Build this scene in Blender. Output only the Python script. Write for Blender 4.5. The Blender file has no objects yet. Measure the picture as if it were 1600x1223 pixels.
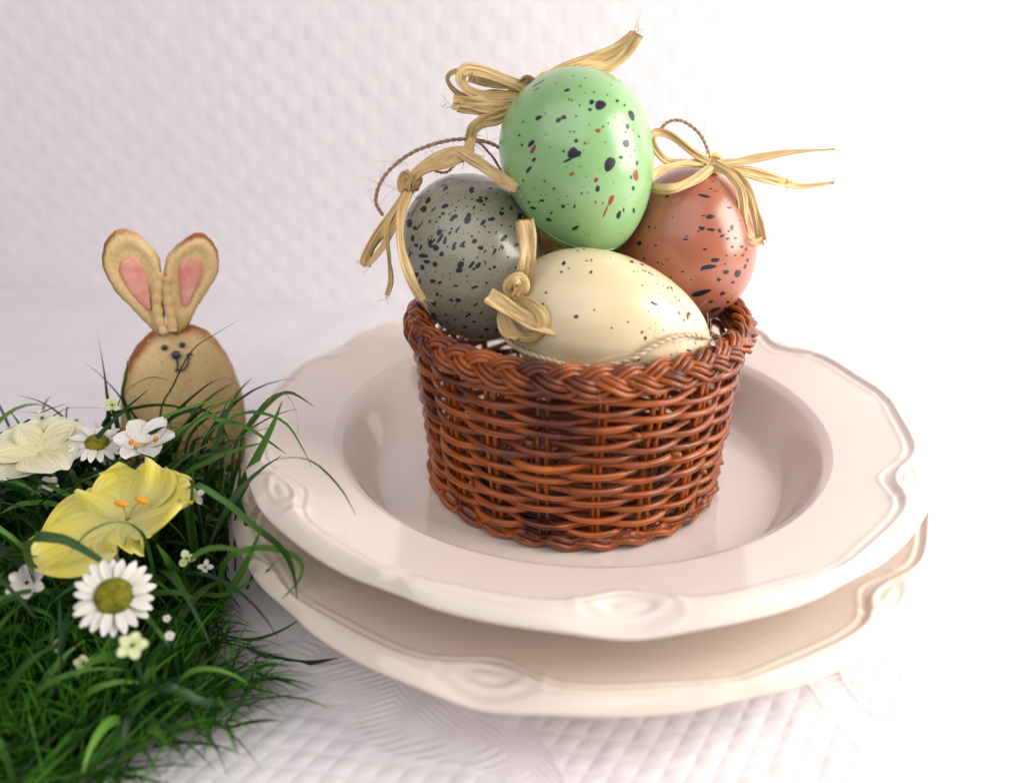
import bpy, math, random
import numpy as np
from math import sin, cos, pi, radians

random.seed(7)
rng = np.random.default_rng(11)
scene = bpy.context.scene
COL = scene.collection
S = 0.01                                    # everything below is written in centimetres

# ------------------------------------------------------------------ camera, world, lamps, exposure
CAM = np.array([-2.437, -26.277, 17.261]); PITCH = 0.444; FPX = 1250.0
FW = np.array([0, cos(PITCH), -sin(PITCH)]); RT = np.array([1.0, 0, 0]); UP = np.array([0, sin(PITCH), cos(PITCH)])
cd = bpy.data.cameras.new('camera'); cam = bpy.data.objects.new('camera', cd); COL.objects.link(cam)
cam.location = CAM * S; cam.rotation_euler = (pi / 2 - PITCH, 0, 0)
cd.sensor_width = 36; cd.lens = 36 * FPX / 1600
cd.clip_start = 0.01; cd.clip_end = 20
cd.dof.use_dof = True; cd.dof.focus_distance = 0.260; cd.dof.aperture_fstop = 6.2
scene.camera = cam

w = bpy.data.worlds.new('World'); scene.world = w; w.use_nodes = True
bg = w.node_tree.nodes['Background']
bg.inputs[0].default_value = (1.0, 0.965, 0.985, 1); bg.inputs[1].default_value = 0.27

def area(name, loc, target, sx, sy, power, color):
    l = bpy.data.lights.new(name, 'AREA'); l.shape = 'RECTANGLE'; l.size = sx * S; l.size_y = sy * S
    l.energy = power; l.color = color
    o = bpy.data.objects.new(name, l); COL.objects.link(o)
    from mathutils import Vector
    o.location = Vector(loc) * S
    o.rotation_euler = (Vector(target) - Vector(loc)).to_track_quat('-Z', 'Y').to_euler()
    return o
area('window_light', (45, -13, 26), (0, 2, 7), 30, 42, 4.3, (1.0, 0.95, 0.89))
area('fill_light', (-34, -66, 78), (-6, 4, 5), 120, 110, 6.4, (1.0, 0.965, 0.98))  # added soft fill from high front left, takes over part of the world fill

scene.view_settings.view_transform = 'Standard'; scene.view_settings.look = 'None'
scene.view_settings.exposure = 0.0; scene.view_settings.gamma = 1.0
scene.render.resolution_x = 1024; scene.render.resolution_y = 782

# ------------------------------------------------------------------ geometry helpers
def ray(px, py):
    return FW + (px - 800) / FPX * RT - (py - 611.5) / FPX * UP
def P(px, py, Y):                            # the point in the upright plane y = Y seen at photo position px, py
    d = ray(px, py); return CAM + d * ((Y - CAM[1]) / d[1])
def PZ(px, py, Z):
    d = ray(px, py); return CAM + d * ((Z - CAM[2]) / d[2])
def nz(v): return v / np.maximum(np.linalg.norm(v, axis=-1, keepdims=True), 1e-9)

def mesh(name, V, F, mats, smooth=True, attr=None, origin=(0, 0, 0), mi=None):
    V = (np.asarray(V, float) - np.asarray(origin, float)) * S
    me = bpy.data.meshes.new(name)
    me.vertices.add(len(V)); me.vertices.foreach_set('co', V.astype(np.float32).ravel())
    if isinstance(F, np.ndarray): groups = [F]
    else: groups = [np.array([f for f in F if len(f) == k], np.int32) for k in sorted({len(f) for f in F})]
    loops = np.concatenate([g.ravel() for g in groups]).astype(np.int32)
    tot = np.concatenate([np.full(len(g), g.shape[1], np.int32) for g in groups])
    st = np.concatenate([[0], np.cumsum(tot)[:-1]]).astype(np.int32)
    me.loops.add(len(loops)); me.loops.foreach_set('vertex_index', loops)
    me.polygons.add(len(tot)); me.polygons.foreach_set('loop_start', st); me.polygons.foreach_set('loop_total', tot)
    if smooth: me.polygons.foreach_set('use_smooth', np.ones(len(tot), bool))
    for m in (mats if isinstance(mats, (list, tuple)) else [mats]): me.materials.append(m)
    if mi is not None: me.polygons.foreach_set('material_index', np.asarray(mi, np.int32))
    me.update(calc_edges=True); me.validate()
    if attr is not None:
        for k, a in attr.items():
            t = me.attributes.new(k, 'FLOAT', 'POINT'); t.data.foreach_set('value', np.asarray(a, np.float32))
    return me

def part(name, V, F, mats, parent=None, kind=None, label=None, **kw):
    if mats is M.get('cane'):
        n_, k_, cl_, p_ = TUB; L_ = np.concatenate([[0], np.cumsum(np.linalg.norm(np.diff(p_, axis=0), axis=1))])
        if cl_: L_ = np.minimum(L_, L_[-1] - L_) * 1.0
        ph_ = np.arange(k_) * 2 * pi / k_; z2 = [] if cl_ else [0, 0]
        kw['attr'] = {'ca': np.concatenate([np.tile(np.cos(ph_), n_), z2]), 'sa': np.concatenate([np.tile(np.sin(ph_), n_), z2]), 'len': np.concatenate([np.repeat(L_, k_), z2])}
    if name.startswith('raffia') and 'attr' not in kw:
        n_, m_, sd_ = RIB; v_ = np.linspace(-1, 1, m_)
        kw['attr'] = {'across': np.tile(np.concatenate([v_, v_[::-1]]), n_) + sd_ * 3.7, 'along': np.repeat(np.linspace(0, 1, n_), 2 * m_)}
    org = np.array(parent['org']) if parent is not None and 'org' in parent.keys() else np.zeros(3)
    o = bpy.data.objects.new(name, mesh(name, V, F, mats, origin=org, **kw)); COL.objects.link(o)
    if parent is not None:
        o.parent = parent; o['org'] = [float(x) for x in org]
    if kind: o['kind'] = kind
    if label: o['label'] = label
    return o
def thing(name, label, cat, loc, group=None):
    o = bpy.data.objects.new(name, None); COL.objects.link(o); o.location = np.asarray(loc, float) * S
    o.empty_display_size = 0.01
    o['org'] = [float(x) for x in loc]; o['label'] = label; o['category'] = cat
    if group: o['group'] = group
    return o

def gridF(n, m, closed_m=False, closed_n=False, off=0):
    i = np.arange(n if closed_n else n - 1)[:, None]; j = np.arange(m if closed_m else m - 1)[None, :]
    i2 = (i + 1) % n; j2 = (j + 1) % m
    a = i * m + j; b = i * m + j2; c = i2 * m + j2; d = i2 * m + j
    return np.stack(np.broadcast_arrays(a, b, c, d), -1).reshape(-1, 4).astype(np.int32) + off

def join(pieces):
    Vs, Fs, o = [], [], 0
    for V, F in pieces:
        Vs.append(V)
        if isinstance(F, np.ndarray): F = F + o
        else: F = [tuple(int(i) + o for i in f) for f in F]
        Fs.append(F); o += len(V)
    V = np.concatenate(Vs)
    if all(isinstance(f, np.ndarray) and f.shape[1] == Fs[0].shape[1] for f in Fs if isinstance(f, np.ndarray)) and all(isinstance(f, np.ndarray) for f in Fs):
        return V, np.concatenate(Fs)
    L = []
    for f in Fs: L += [tuple(map(int, q)) for q in f]
    return V, L

def spline(pts, n):
    p = np.asarray(pts, float)
    if len(p) == 2: return p[0] + (p[1] - p[0]) * np.linspace(0, 1, n)[:, None]
    q = np.vstack([2 * p[0] - p[1], p, 2 * p[-1] - p[-2]])
    seg = np.linalg.norm(np.diff(p, axis=0), axis=1) ** 0.5 + 1e-6
    tt = np.concatenate([[0], np.cumsum(seg)]); u = np.linspace(0, tt[-1], n)
    k = np.clip(np.searchsorted(tt, u, 'right') - 1, 0, len(p) - 2); t = ((u - tt[k]) / seg[k])[:, None]
    a, b, c, d = q[k], q[k + 1], q[k + 2], q[k + 3]
    return 0.5 * (2 * b + (c - a) * t + (2 * a - 5 * b + 4 * c - d) * t ** 2 + (3 * b - a - 3 * c + d) * t ** 3)

def frames(p, closed=False, ref=None):
    T = np.gradient(p, axis=0)
    if closed: T = np.roll(p, -1, 0) - np.roll(p, 1, 0)
    T = nz(T)
    if ref is not None:
        A = nz(np.cross(T, ref)); return T, A, np.cross(T, A)
    a = np.cross(T[0], [0.3, 0.2, 1]); a /= np.linalg.norm(a); A = [a]
    for i in range(1, len(p)):
        a = a - T[i] * a.dot(T[i]); a = a / (np.linalg.norm(a) + 1e-9); A.append(a)
    A = np.array(A); return T, A, np.cross(T, A)

def tube(p, r, k=8, closed=False, ref=None, flat=1.0):
    global TUB; TUB = (len(p), k, closed, np.asarray(p, float))
    p = np.asarray(p, float); n = len(p); r = np.broadcast_to(np.asarray(r, float), (n,))
    T, A, B = frames(p, closed, ref)
    ph = np.arange(k) * 2 * pi / k
    V = p[:, None] + r[:, None, None] * (A[:, None] * np.cos(ph)[None, :, None] + flat * B[:, None] * np.sin(ph)[None, :, None])
    F = gridF(n, k, True, closed)
    V = V.reshape(-1, 3)
    if not closed:
        V = np.vstack([V, p[0], p[-1]])
        j = np.arange(k)
        c0 = np.stack([j, np.full(k, n * k), np.full(k, n * k), (j + 1) % k], -1)
        F = [tuple(map(int, f)) for f in F] + [(int((a + 1) % k), int(a), n * k) for a in j] + [((n - 1) * k + int(a), (n - 1) * k + int((a + 1) % k), n * k + 1) for a in j]
    return V, F

def ribbon(p, wd, twist=0.0, tw0=0.0, crease=0.25, seed=0, thick=0.009, m=9, face=None):
    """creased strip with real thickness along path p"""
    rg = np.random.default_rng(seed); p = np.asarray(p, float); n = len(p)
    wd = np.broadcast_to(np.asarray(wd, float), (n,))
    T = nz(np.gradient(p, axis=0)); Vv = nz(CAM - p) if face is None else np.broadcast_to(face, p.shape)
    W = nz(np.cross(T, Vv))
    global RIB; RIB = (n, m, seed)
    for _ in range(4): W[1:-1] = nz(W[:-2] + 2 * W[1:-1] + W[2:])
    sgn = np.ones(n)
    for i in range(1, n):
        if W[i].dot(W[i - 1]) < 0: W[i] *= -1
    N = nz(np.cross(W, T)); s = np.linspace(0, 1, n)
    a = tw0 + twist * s + 0.25 * np.sin(s * 9 + rg.uniform(0, 6))
    W2 = W * np.cos(a)[:, None] + N * np.sin(a)[:, None]; N2 = -W * np.sin(a)[:, None] + N * np.cos(a)[:, None]
    v = np.linspace(-1, 1, m); h = np.convolve(rg.uniform(-1, 1, m + 2), [0.25, 0.5, 0.25], 'valid') * crease * 1.4
    h = h[None, :] + crease * 0.5 * np.sin(s[:, None] * rg.uniform(6, 14) + rg.uniform(0, 6, m)[None, :])
    we = wd[:, None] * (1 + 0.1 * np.sin(s * 11 + rg.uniform(0, 6)))[:, None] * 0.5
    base = p[:, None] + W2[:, None] * (v[None, :, None] * we[:, :, None]) + N2[:, None] * (h * we)[:, :, None]
    up = base + N2[:, None] * thick / 2; dn = base - N2[:, None] * thick / 2
    ring = np.concatenate([up, dn[:, ::-1]], 1)          # n x 2m closed loop
    V = ring.reshape(-1, 3); F = gridF(n, 2 * m, True)
    e0 = np.array([[i, i + 1, 2 * m - 2 - i, 2 * m - 1 - i] for i in range(m - 1)]); e1 = e0[:, ::-1] + (n - 1) * 2 * m
    return V, np.concatenate([F, e0, e1]).astype(np.int32)

# ------------------------------------------------------------------ materials
def mat(name, color, rough=0.5, spec=0.5, coat=0.0, **kw):
    m = bpy.data.materials.new(name); m.use_nodes = True
    b = m.node_tree.nodes['Principled BSDF']
    b.inputs['Base Color'].default_value = (*color, 1); b.inputs['Roughness'].default_value = rough
    b.inputs['Specular IOR Level'].default_value = spec; b.inputs['Coat Weight'].default_value = coat
    b.inputs['Coat Roughness'].default_value = 0.08
    return m, b, m.node_tree
def node(nt, t, **kw):
    n = nt.nodes.new(t)
    for k, v in kw.items():
        if k in n.inputs.keys() if isinstance(k, str) else False: n.inputs[k].default_value = v
        else: setattr(n, k, v)
    return n
def ramp(nt, src, stops):
    r = nt.nodes.new('ShaderNodeValToRGB'); e = r.color_ramp.elements
    while len(e) < len(stops): e.new(0.5)
    for k, (p, c) in enumerate(stops): e[k].position = p; e[k].color = (*c, 1)
    nt.links.new(src, r.inputs[0]); return r.outputs[0]
def noise(nt, scale, detail=3, rough=0.55, coord=None, stretch=None):
    tc = nt.nodes.new('ShaderNodeTexCoord'); n = nt.nodes.new('ShaderNodeTexNoise')
    n.inputs['Scale'].default_value = scale; n.inputs['Detail'].default_value = detail; n.inputs['Roughness'].default_value = rough
    src = tc.outputs[coord or 'Object']
    if stretch:
        mp = nt.nodes.new('ShaderNodeMapping'); mp.inputs['Scale'].default_value = stretch
        nt.links.new(src, mp.inputs[0]); src = mp.outputs[0]
    nt.links.new(src, n.inputs['Vector']); return n.outputs['Fac']
def bump(nt, b, h, strength, dist):
    u = nt.nodes.new('ShaderNodeBump'); u.inputs['Strength'].default_value = strength; u.inputs['Distance'].default_value = dist * S
    nt.links.new(h, u.inputs['Height']); nt.links.new(u.outputs[0], b.inputs['Normal'])
def mixc(nt, fac, a, b_, mode='MIX'):
    m = nt.nodes.new('ShaderNodeMix'); m.data_type = 'RGBA'; m.blend_type = mode
    for sck, v in ((m.inputs[0], fac), (m.inputs[6], a), (m.inputs[7], b_)):
        if isinstance(v, (int, float)): sck.default_value = v
        elif isinstance(v, tuple): sck.default_value = (*v, 1)
        else: nt.links.new(v, sck)
    return m.outputs[2]
def attr(nt, name):
    a = nt.nodes.new('ShaderNodeAttribute'); a.attribute_name = name; return a.outputs['Fac']
def objrand(nt): return nt.nodes.new('ShaderNodeObjectInfo').outputs['Random']

M = {}
m, b, nt = mat('painted_wallpaper', (0.80, 0.765, 0.785), 0.55, 0.3)
nt.links.new(ramp(nt, noise(nt, 60, 4), [(0.3, (0.775, 0.74, 0.765)), (0.7, (0.82, 0.785, 0.80))]), b.inputs['Base Color'])
bump(nt, b, noise(nt, 900, 3), 0.25, 0.03); M['wall'] = m
m, b, nt = mat('paper_cloth', (0.78, 0.745, 0.765), 0.7, 0.25)
nt.links.new(ramp(nt, noise(nt, 40, 4), [(0.3, (0.755, 0.715, 0.74)), (0.7, (0.80, 0.765, 0.785))]), b.inputs['Base Color'])
bump(nt, b, noise(nt, 2600, 3), 0.35, 0.02); M['cloth'] = m
m, b, nt = mat('cream_glaze', (0.77, 0.67, 0.60), 0.11, 0.5, 0.4)
nt.links.new(ramp(nt, noise(nt, 22, 3), [(0.3, (0.745, 0.645, 0.575)), (0.7, (0.775, 0.675, 0.61))]), b.inputs['Base Color'])
bump(nt, b, noise(nt, 55, 2), 0.12, 0.05); M['glaze'] = m
m, b, nt = mat('buff_glaze', (0.77, 0.67, 0.60), 0.11, 0.5, 0.4)
nt.links.new(ramp(nt, noise(nt, 22, 3), [(0.3, (0.755, 0.65, 0.55)), (0.7, (0.785, 0.68, 0.585))]), b.inputs['Base Color'])
bump(nt, b, noise(nt, 55, 2), 0.12, 0.05); M['buff'] = m
m, b, nt = mat('varnished_cane', (0.22, 0.055, 0.018), 0.27, 0.4, 0.3)
cx = nt.nodes.new('ShaderNodeCombineXYZ'); 
for i_, a_ in enumerate(('ca', 'sa', 'len')): nt.links.new(attr(nt, a_), cx.inputs[i_])
mp = nt.nodes.new('ShaderNodeMapping'); mp.inputs['Scale'].default_value = (2.6, 2.6, 0.35); nt.links.new(cx.outputs[0], mp.inputs[0])
fg = nt.nodes.new('ShaderNodeTexNoise'); fg.noise_dimensions = '4D'; fg.inputs['Scale'].default_value = 1.6; fg.inputs['Detail'].default_value = 6; fg.inputs['Roughness'].default_value = 0.65
nt.links.new(mp.outputs[0], fg.inputs['Vector']); ow = nt.nodes.new('ShaderNodeMath'); ow.operation = 'MULTIPLY'; ow.inputs[1].default_value = 37; nt.links.new(objrand(nt), ow.inputs[0]); nt.links.new(ow.outputs[0], fg.inputs['W'])
fgr = fg.outputs['Fac']; f1 = fgr; f2 = noise(nt, 46, 3)
c1 = ramp(nt, f1, [(0.30, (0.055, 0.009, 0.003)), (0.47, (0.23, 0.043, 0.005)), (0.70, (0.60, 0.175, 0.015))])
c2 = ramp(nt, f2, [(0.36, (0.30, 0.16, 0.16)), (0.50, (1, 1, 1))])
c3 = mixc(nt, 1.0, c1, c2, 'MULTIPLY')
hr = ramp(nt, objrand(nt), [(0, (0.50, 0.45, 0.45)), (0.3, (0.9, 0.85, 0.8)), (1, (1.3, 1.28, 1.2))])
nt.links.new(mixc(nt, 1.0, c3, hr, 'MULTIPLY'), b.inputs['Base Color'])
bump(nt, b, fgr, 0.55, 0.05); M['cane'] = m
def eggmat(name, c, c2, rough=0.3, coat=0.45):
    m, b, nt = mat(name, c, rough, 0.5, coat)
    nt.links.new(ramp(nt, noise(nt, 45, 3), [(0.3, c), (0.7, c2)]), b.inputs['Base Color'])
    bump(nt, b, noise(nt, 1500, 2), 0.05, 0.01); b.inputs['Coat Roughness'].default_value = 0.2
    b.inputs['Subsurface Weight'].default_value = 0.08; b.inputs['Subsurface Radius'].default_value = (0.003, 0.003, 0.002)
    M[name] = m
eggmat('green_shell', (0.235, 0.44, 0.185), (0.26, 0.475, 0.205))
eggmat('grey_shell', (0.245, 0.232, 0.172), (0.28, 0.265, 0.20), 0.3, 0.5)
eggmat('cream_shell', (0.68, 0.56, 0.345), (0.73, 0.61, 0.39))
eggmat('terracotta_shell', (0.355, 0.112, 0.062), (0.40, 0.135, 0.076))
eggmat('yellow_shell', (0.62, 0.42, 0.12), (0.66, 0.46, 0.15))
M['black_paint'] = mat('black_paint', (0.014, 0.015, 0.022), 0.35)[0]
M['red_paint'] = mat('red_paint', (0.27, 0.045, 0.018), 0.35)[0]
m, b, nt = mat('raffia', (0.60, 0.40, 0.17), 0.5, 0.4)
cx = nt.nodes.new('ShaderNodeCombineXYZ'); nt.links.new(attr(nt, 'across'), cx.inputs[0]); nt.links.new(attr(nt, 'along'), cx.inputs[1])
f1n = nt.nodes.new('ShaderNodeTexNoise'); f1n.inputs['Scale'].default_value = 3.2; f1n.inputs['Detail'].default_value = 5; nt.links.new(cx.outputs[0], f1n.inputs['Vector']); f1 = f1n.outputs['Fac']
c1 = ramp(nt, f1, [(0.28, (0.42, 0.26, 0.095)), (0.45, (0.62, 0.43, 0.19)), (0.7, (0.80, 0.62, 0.35))])
nt.links.new(mixc(nt, 1.0, c1, ramp(nt, objrand(nt), [(0, (0.82, 0.8, 0.74)), (1, (1.12, 1.1, 1.05))]), 'MULTIPLY'), b.inputs['Base Color'])
bump(nt, b, f1, 0.9, 0.06); M['raffia'] = m
m, b, nt = mat('jute_twine', (0.42, 0.27, 0.17), 0.8, 0.2)
nt.links.new(ramp(nt, noise(nt, 900, 3), [(0.3, (0.27, 0.16, 0.10)), (0.7, (0.52, 0.36, 0.24))]), b.inputs['Base Color']); M['twine'] = m
m, b, nt = mat('pale_twine', (0.62, 0.47, 0.31), 0.8, 0.2)
nt.links.new(ramp(nt, noise(nt, 900, 3), [(0.3, (0.48, 0.34, 0.21)), (0.7, (0.74, 0.60, 0.43))]), b.inputs['Base Color']); M['twine_pale'] = m
M['fibre'] = mat('jute_fibre', (0.58, 0.45, 0.32), 0.7, 0.3)[0]
m, b, nt = mat('baked_dough', (0.58, 0.40, 0.18), 0.55, 0.35)
base0 = ramp(nt, noise(nt, 90, 5, 0.6), [(0.3, (0.70, 0.49, 0.225)), (0.7, (0.83, 0.62, 0.32))])
base = mixc(nt, 1.0, base0, ramp(nt, noise(nt, 1100, 2), [(0.3, (0.80, 0.74, 0.66)), (0.45, (1, 1, 1))]), 'MULTIPLY')
tn = nt.nodes.new('ShaderNodeMath'); tn.operation = 'MULTIPLY'
nt.links.new(attr(nt, 'toast'), tn.inputs[0]); nt.links.new(ramp(nt, noise(nt, 120, 3), [(0.25, (0.35,) * 3), (0.6, (1.15,) * 3)]), tn.inputs[1])
toast = ramp(nt, tn.outputs[0], [(0.0, (0, 0, 0)), (0.85, (1, 1, 1))])
nt.links.new(mixc(nt, toast, base, (0.33, 0.10, 0.02)), b.inputs['Base Color'])
bump(nt, b, noise(nt, 420, 4), 0.35, 0.04); M['dough'] = m
m, b, nt = mat('pink_paint', (0.72, 0.26, 0.21), 0.35, 0.5)
nt.links.new(ramp(nt, noise(nt, 110, 3), [(0.3, (0.72, 0.25, 0.20)), (0.55, (0.84, 0.40, 0.33)), (0.72, (0.92, 0.66, 0.56))]), b.inputs['Base Color'])
bump(nt, b, noise(nt, 160, 3), 0.6, 0.1); M['pink'] = m
M['bead'] = mat('slate_bead', (0.045, 0.06, 0.085), 0.3)[0]
M['ink'] = mat('ink_line', (0.05, 0.06, 0.09), 0.6)[0]
def leafmat(name, lo, mid, hi, rough=0.42):
    m, b, nt = mat(name, mid, rough, 0.3)
    c1 = ramp(nt, noise(nt, 70, 3), [(0.3, lo), (0.7, mid)])
    c2 = mixc(nt, ramp(nt, objrand(nt), [(0, (0, 0, 0)), (0.6, (0.35,) * 3), (1, (1.0,) * 3)]), c1, hi)
    nt.links.new(c2, b.inputs['Base Color'])
    b.inputs['Transmission Weight'].default_value = 0.0
    bump(nt, b, noise(nt, 300, 2), 0.2, 0.02); M[name] = m
leafmat('blade_green', (0.018, 0.06, 0.008), (0.032, 0.11, 0.013), (0.11, 0.26, 0.035))
leafmat('blade_dark', (0.008, 0.026, 0.008), (0.014, 0.048, 0.010), (0.028, 0.085, 0.018))
m, b, nt = mat('short_grass', (0.04, 0.15, 0.015), 0.5, 0.25)
nt.links.new(ramp(nt, attr(nt, 'tone'), [(0, (0.010, 0.038, 0.004)), (0.5, (0.028, 0.115, 0.006)), (1, (0.075, 0.25, 0.016))]), b.inputs['Base Color']); M['short'] = m
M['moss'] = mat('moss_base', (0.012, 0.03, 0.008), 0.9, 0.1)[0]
def petalmat(name, inner, outer, rough=0.55, pos=(0.1, 0.9), edge=None):
    m, b, nt = mat(name, outer, rough, 0.3)
    st = [(pos[0], inner), (pos[1], outer)] + ([(0.99, edge)] if edge else [])
    c = ramp(nt, attr(nt, 'along'), st)
    cx = nt.nodes.new('ShaderNodeCombineXYZ'); nt.links.new(attr(nt, 'across'), cx.inputs[0]); nt.links.new(attr(nt, 'along'), cx.inputs[1])
    mp = nt.nodes.new('ShaderNodeMapping'); mp.inputs['Scale'].default_value = (5.0, 0.55, 1); nt.links.new(cx.outputs[0], mp.inputs[0])
    vn = nt.nodes.new('ShaderNodeTexNoise'); vn.inputs['Scale'].default_value = 2.4; vn.inputs['Detail'].default_value = 4; nt.links.new(mp.outputs[0], vn.inputs['Vector'])
    vein = ramp(nt, vn.outputs['Fac'], [(0.32, (0.80, 0.80, 0.74)), (0.5, (0.98,) * 3), (0.7, (1.06,) * 3)])
    nt.links.new(mixc(nt, 1.0, c, vein, 'MULTIPLY'), b.inputs['Base Color'])
    b.inputs['Subsurface Weight'].default_value = 0.15; b.inputs['Subsurface Radius'].default_value = (0.002, 0.002, 0.001)
    bump(nt, b, vn.outputs['Fac'], 0.5, 0.05); M[name] = m
petalmat('yellow_petal', (0.56, 0.53, 0.20), (0.70, 0.60, 0.085), pos=(0.15, 0.8), edge=(0.74, 0.68, 0.22))
petalmat('cream_petal', (0.66, 0.62, 0.36), (0.72, 0.70, 0.52))
petalmat('white_petal', (0.72, 0.69, 0.62), (0.80, 0.77, 0.73))
petalmat('pale_lime_petal', (0.58, 0.64, 0.32), (0.68, 0.72, 0.42))
M['stamen'] = mat('orange_stamen', (0.80, 0.30, 0.01), 0.6)[0]
m, b, nt = mat('daisy_disc', (0.22, 0.20, 0.015), 0.8, 0.2)
nt.links.new(ramp(nt, noise(nt, 500, 3), [(0.3, (0.08, 0.08, 0.006)), (0.7, (0.23, 0.215, 0.015))]), b.inputs['Base Color']); bump(nt, b, noise(nt, 900, 2), 0.9, 0.08); M['disc'] = m

# ------------------------------------------------------------------ wall
WA = np.array([-37.42, 27.59, 0]); WD = nz(np.array([0.987, -0.163, 0])); WN = np.array([-0.163, -0.987, 0])
def weave(u, v):
    """embossed basket weave, height in cm; u along the wall, v up"""
    cu, cv = u / 0.98 + 0.06 * np.sin(v * 0.9), v / 0.98 + 0.05 * np.sin(u * 0.7)
    iu, iv = np.floor(cu), np.floor(cv); fu, fv = cu - iu - 0.5, cv - iv - 0.5
    par = np.mod(iu + iv, 2) < 0.5
    jit = 0.75 + 0.5 * np.mod(np.abs(np.sin(iu * 12.9898 + iv * 78.233) * 43758.5453), 1)
    over = (1 - np.abs(2 * fu) ** 6) * (0.022 + 0.010 * np.cos(pi * fv)) * jit
    over = np.where(np.abs(fv) < 0.46, over, over * 0.3)
    under = (1 - np.abs(2 * fv) ** 6) * (0.004 + 0.004 * np.cos(pi * fu)) * jit
    return np.where(par, over, under)
us = np.concatenate([np.linspace(-90, -4, 60), np.arange(-4, 62, 0.1225), np.linspace(62, 130, 60)]); vs = np.concatenate([np.arange(-0.3, 32, 0.1225), np.linspace(32.2, 75, 40)])
U, Vv = np.meshgrid(us, vs, indexing='ij')
H = weave(U, Vv)
pts = WA + WD * U[..., None] + WN * H[..., None] + np.array([0, 0, 1]) * Vv[..., None]
o = part('wall', pts.reshape(-1, 3), gridF(*U.shape)[:, ::-1].copy(), M['wall'], kind='structure')

# ------------------------------------------------------------------ tablecloth
xs = np.concatenate([np.linspace(-125, -24, 70), np.arange(-24, -13.5, 0.16), np.arange(-13.5, 9.5, 0.042), np.arange(9.5, 24, 0.16), np.linspace(24.2, 75, 50)])
ys = np.concatenate([np.linspace(-42, -19, 40), np.arange(-18.9, -7.4, 0.042), np.arange(-7.4, 9, 0.25), np.arange(9, 27, 0.14), np.linspace(27.2, 45, 20)])
X, Y = np.meshgrid(xs, ys, indexing='ij')
CK = np.random.default_rng(3).uniform(-6, 6, (9, 3))
def sm01(t): t = np.clip(t, 0, 1); return t * t * (3 - 2 * t)
def cloth(x, y):
    a = radians(24); u = x * cos(a) + y * sin(a); v = -x * sin(a) + y * cos(a)
    dia = np.abs(np.sin(pi * (u * 0.66 + v) / 0.66)) ** 0.7 * np.abs(np.sin(pi * (u * 0.66 - v) / 0.66)) ** 0.7
    q = 1.9 * np.sin(x * 0.36 + 0.5) + 1.3 * np.sin(y * 0.52 + x * 0.21 + 1) + 0.7 * np.sin(x * 0.75 - y * 0.5)
    jx = 1 + 0.25 * np.sin(x * 1.9 + np.sin(y * 1.3)) * np.sin(y * 2.3); dia = dia * jx
    m = 1 / (1 + np.exp(-(np.abs(q + 0.4) - 0.75) * 7))                 # 1: quilted field, 0: feather bands
    up_ = q > -0.4; hatch = np.sin(2 * pi * (u * np.where(up_, 0.92, 0.15) + v * np.where(up_, 0.35, 0.98) + 0.25 * np.where(up_, 1, -1) * np.sin(q * 1.4) + 0.05 * np.sin(x * 1.3) + 0.05 * np.sin(y * 1.9)) / 0.21) * (0.55 + 0.45 * np.sin(u * 3.1 + 2 * np.sin(v * 2.3)))
    stem = np.exp(-((np.abs(q + 0.4) - 0.72) / 0.09) ** 2)
    wr = 0.012 * np.sin(x * 2.3 + 3 * np.sin(y * 0.9)) * np.sin(y * 1.7 + 2 * np.sin(x * 0.6)) + 0.05 * np.sin(x * 0.45 + 0.8 * np.sin(y * 0.3)) * np.sin(y * 0.33 + 1)
    ck = sum(np.sin(x * a1 + y * b1 + c1 + 1.3 * np.sin(x * b1 * .31 - y * a1 * .27 + c1)) for a1, b1, c1 in CK) * 0.0045
    far = sm01((y + 18.9) / 1.0) * sm01((24.0 - np.abs(x)) / 3.0) * sm01((26.0 - y) / 3.0)
    return (ck + 0.040 * dia * m + 0.017 * hatch * (1 - m) + 0.022 * stem) * far + wr - 0.08
Z = cloth(X, Y)
o = part('tablecloth', np.stack([X, Y, Z], -1).reshape(-1, 3), gridF(*X.shape)[:, ::-1].copy(), M['cloth'])
o['label'] = 'white embossed quilted paper tablecloth lying under the plates and grass'; o['category'] = 'tablecloth'

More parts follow.
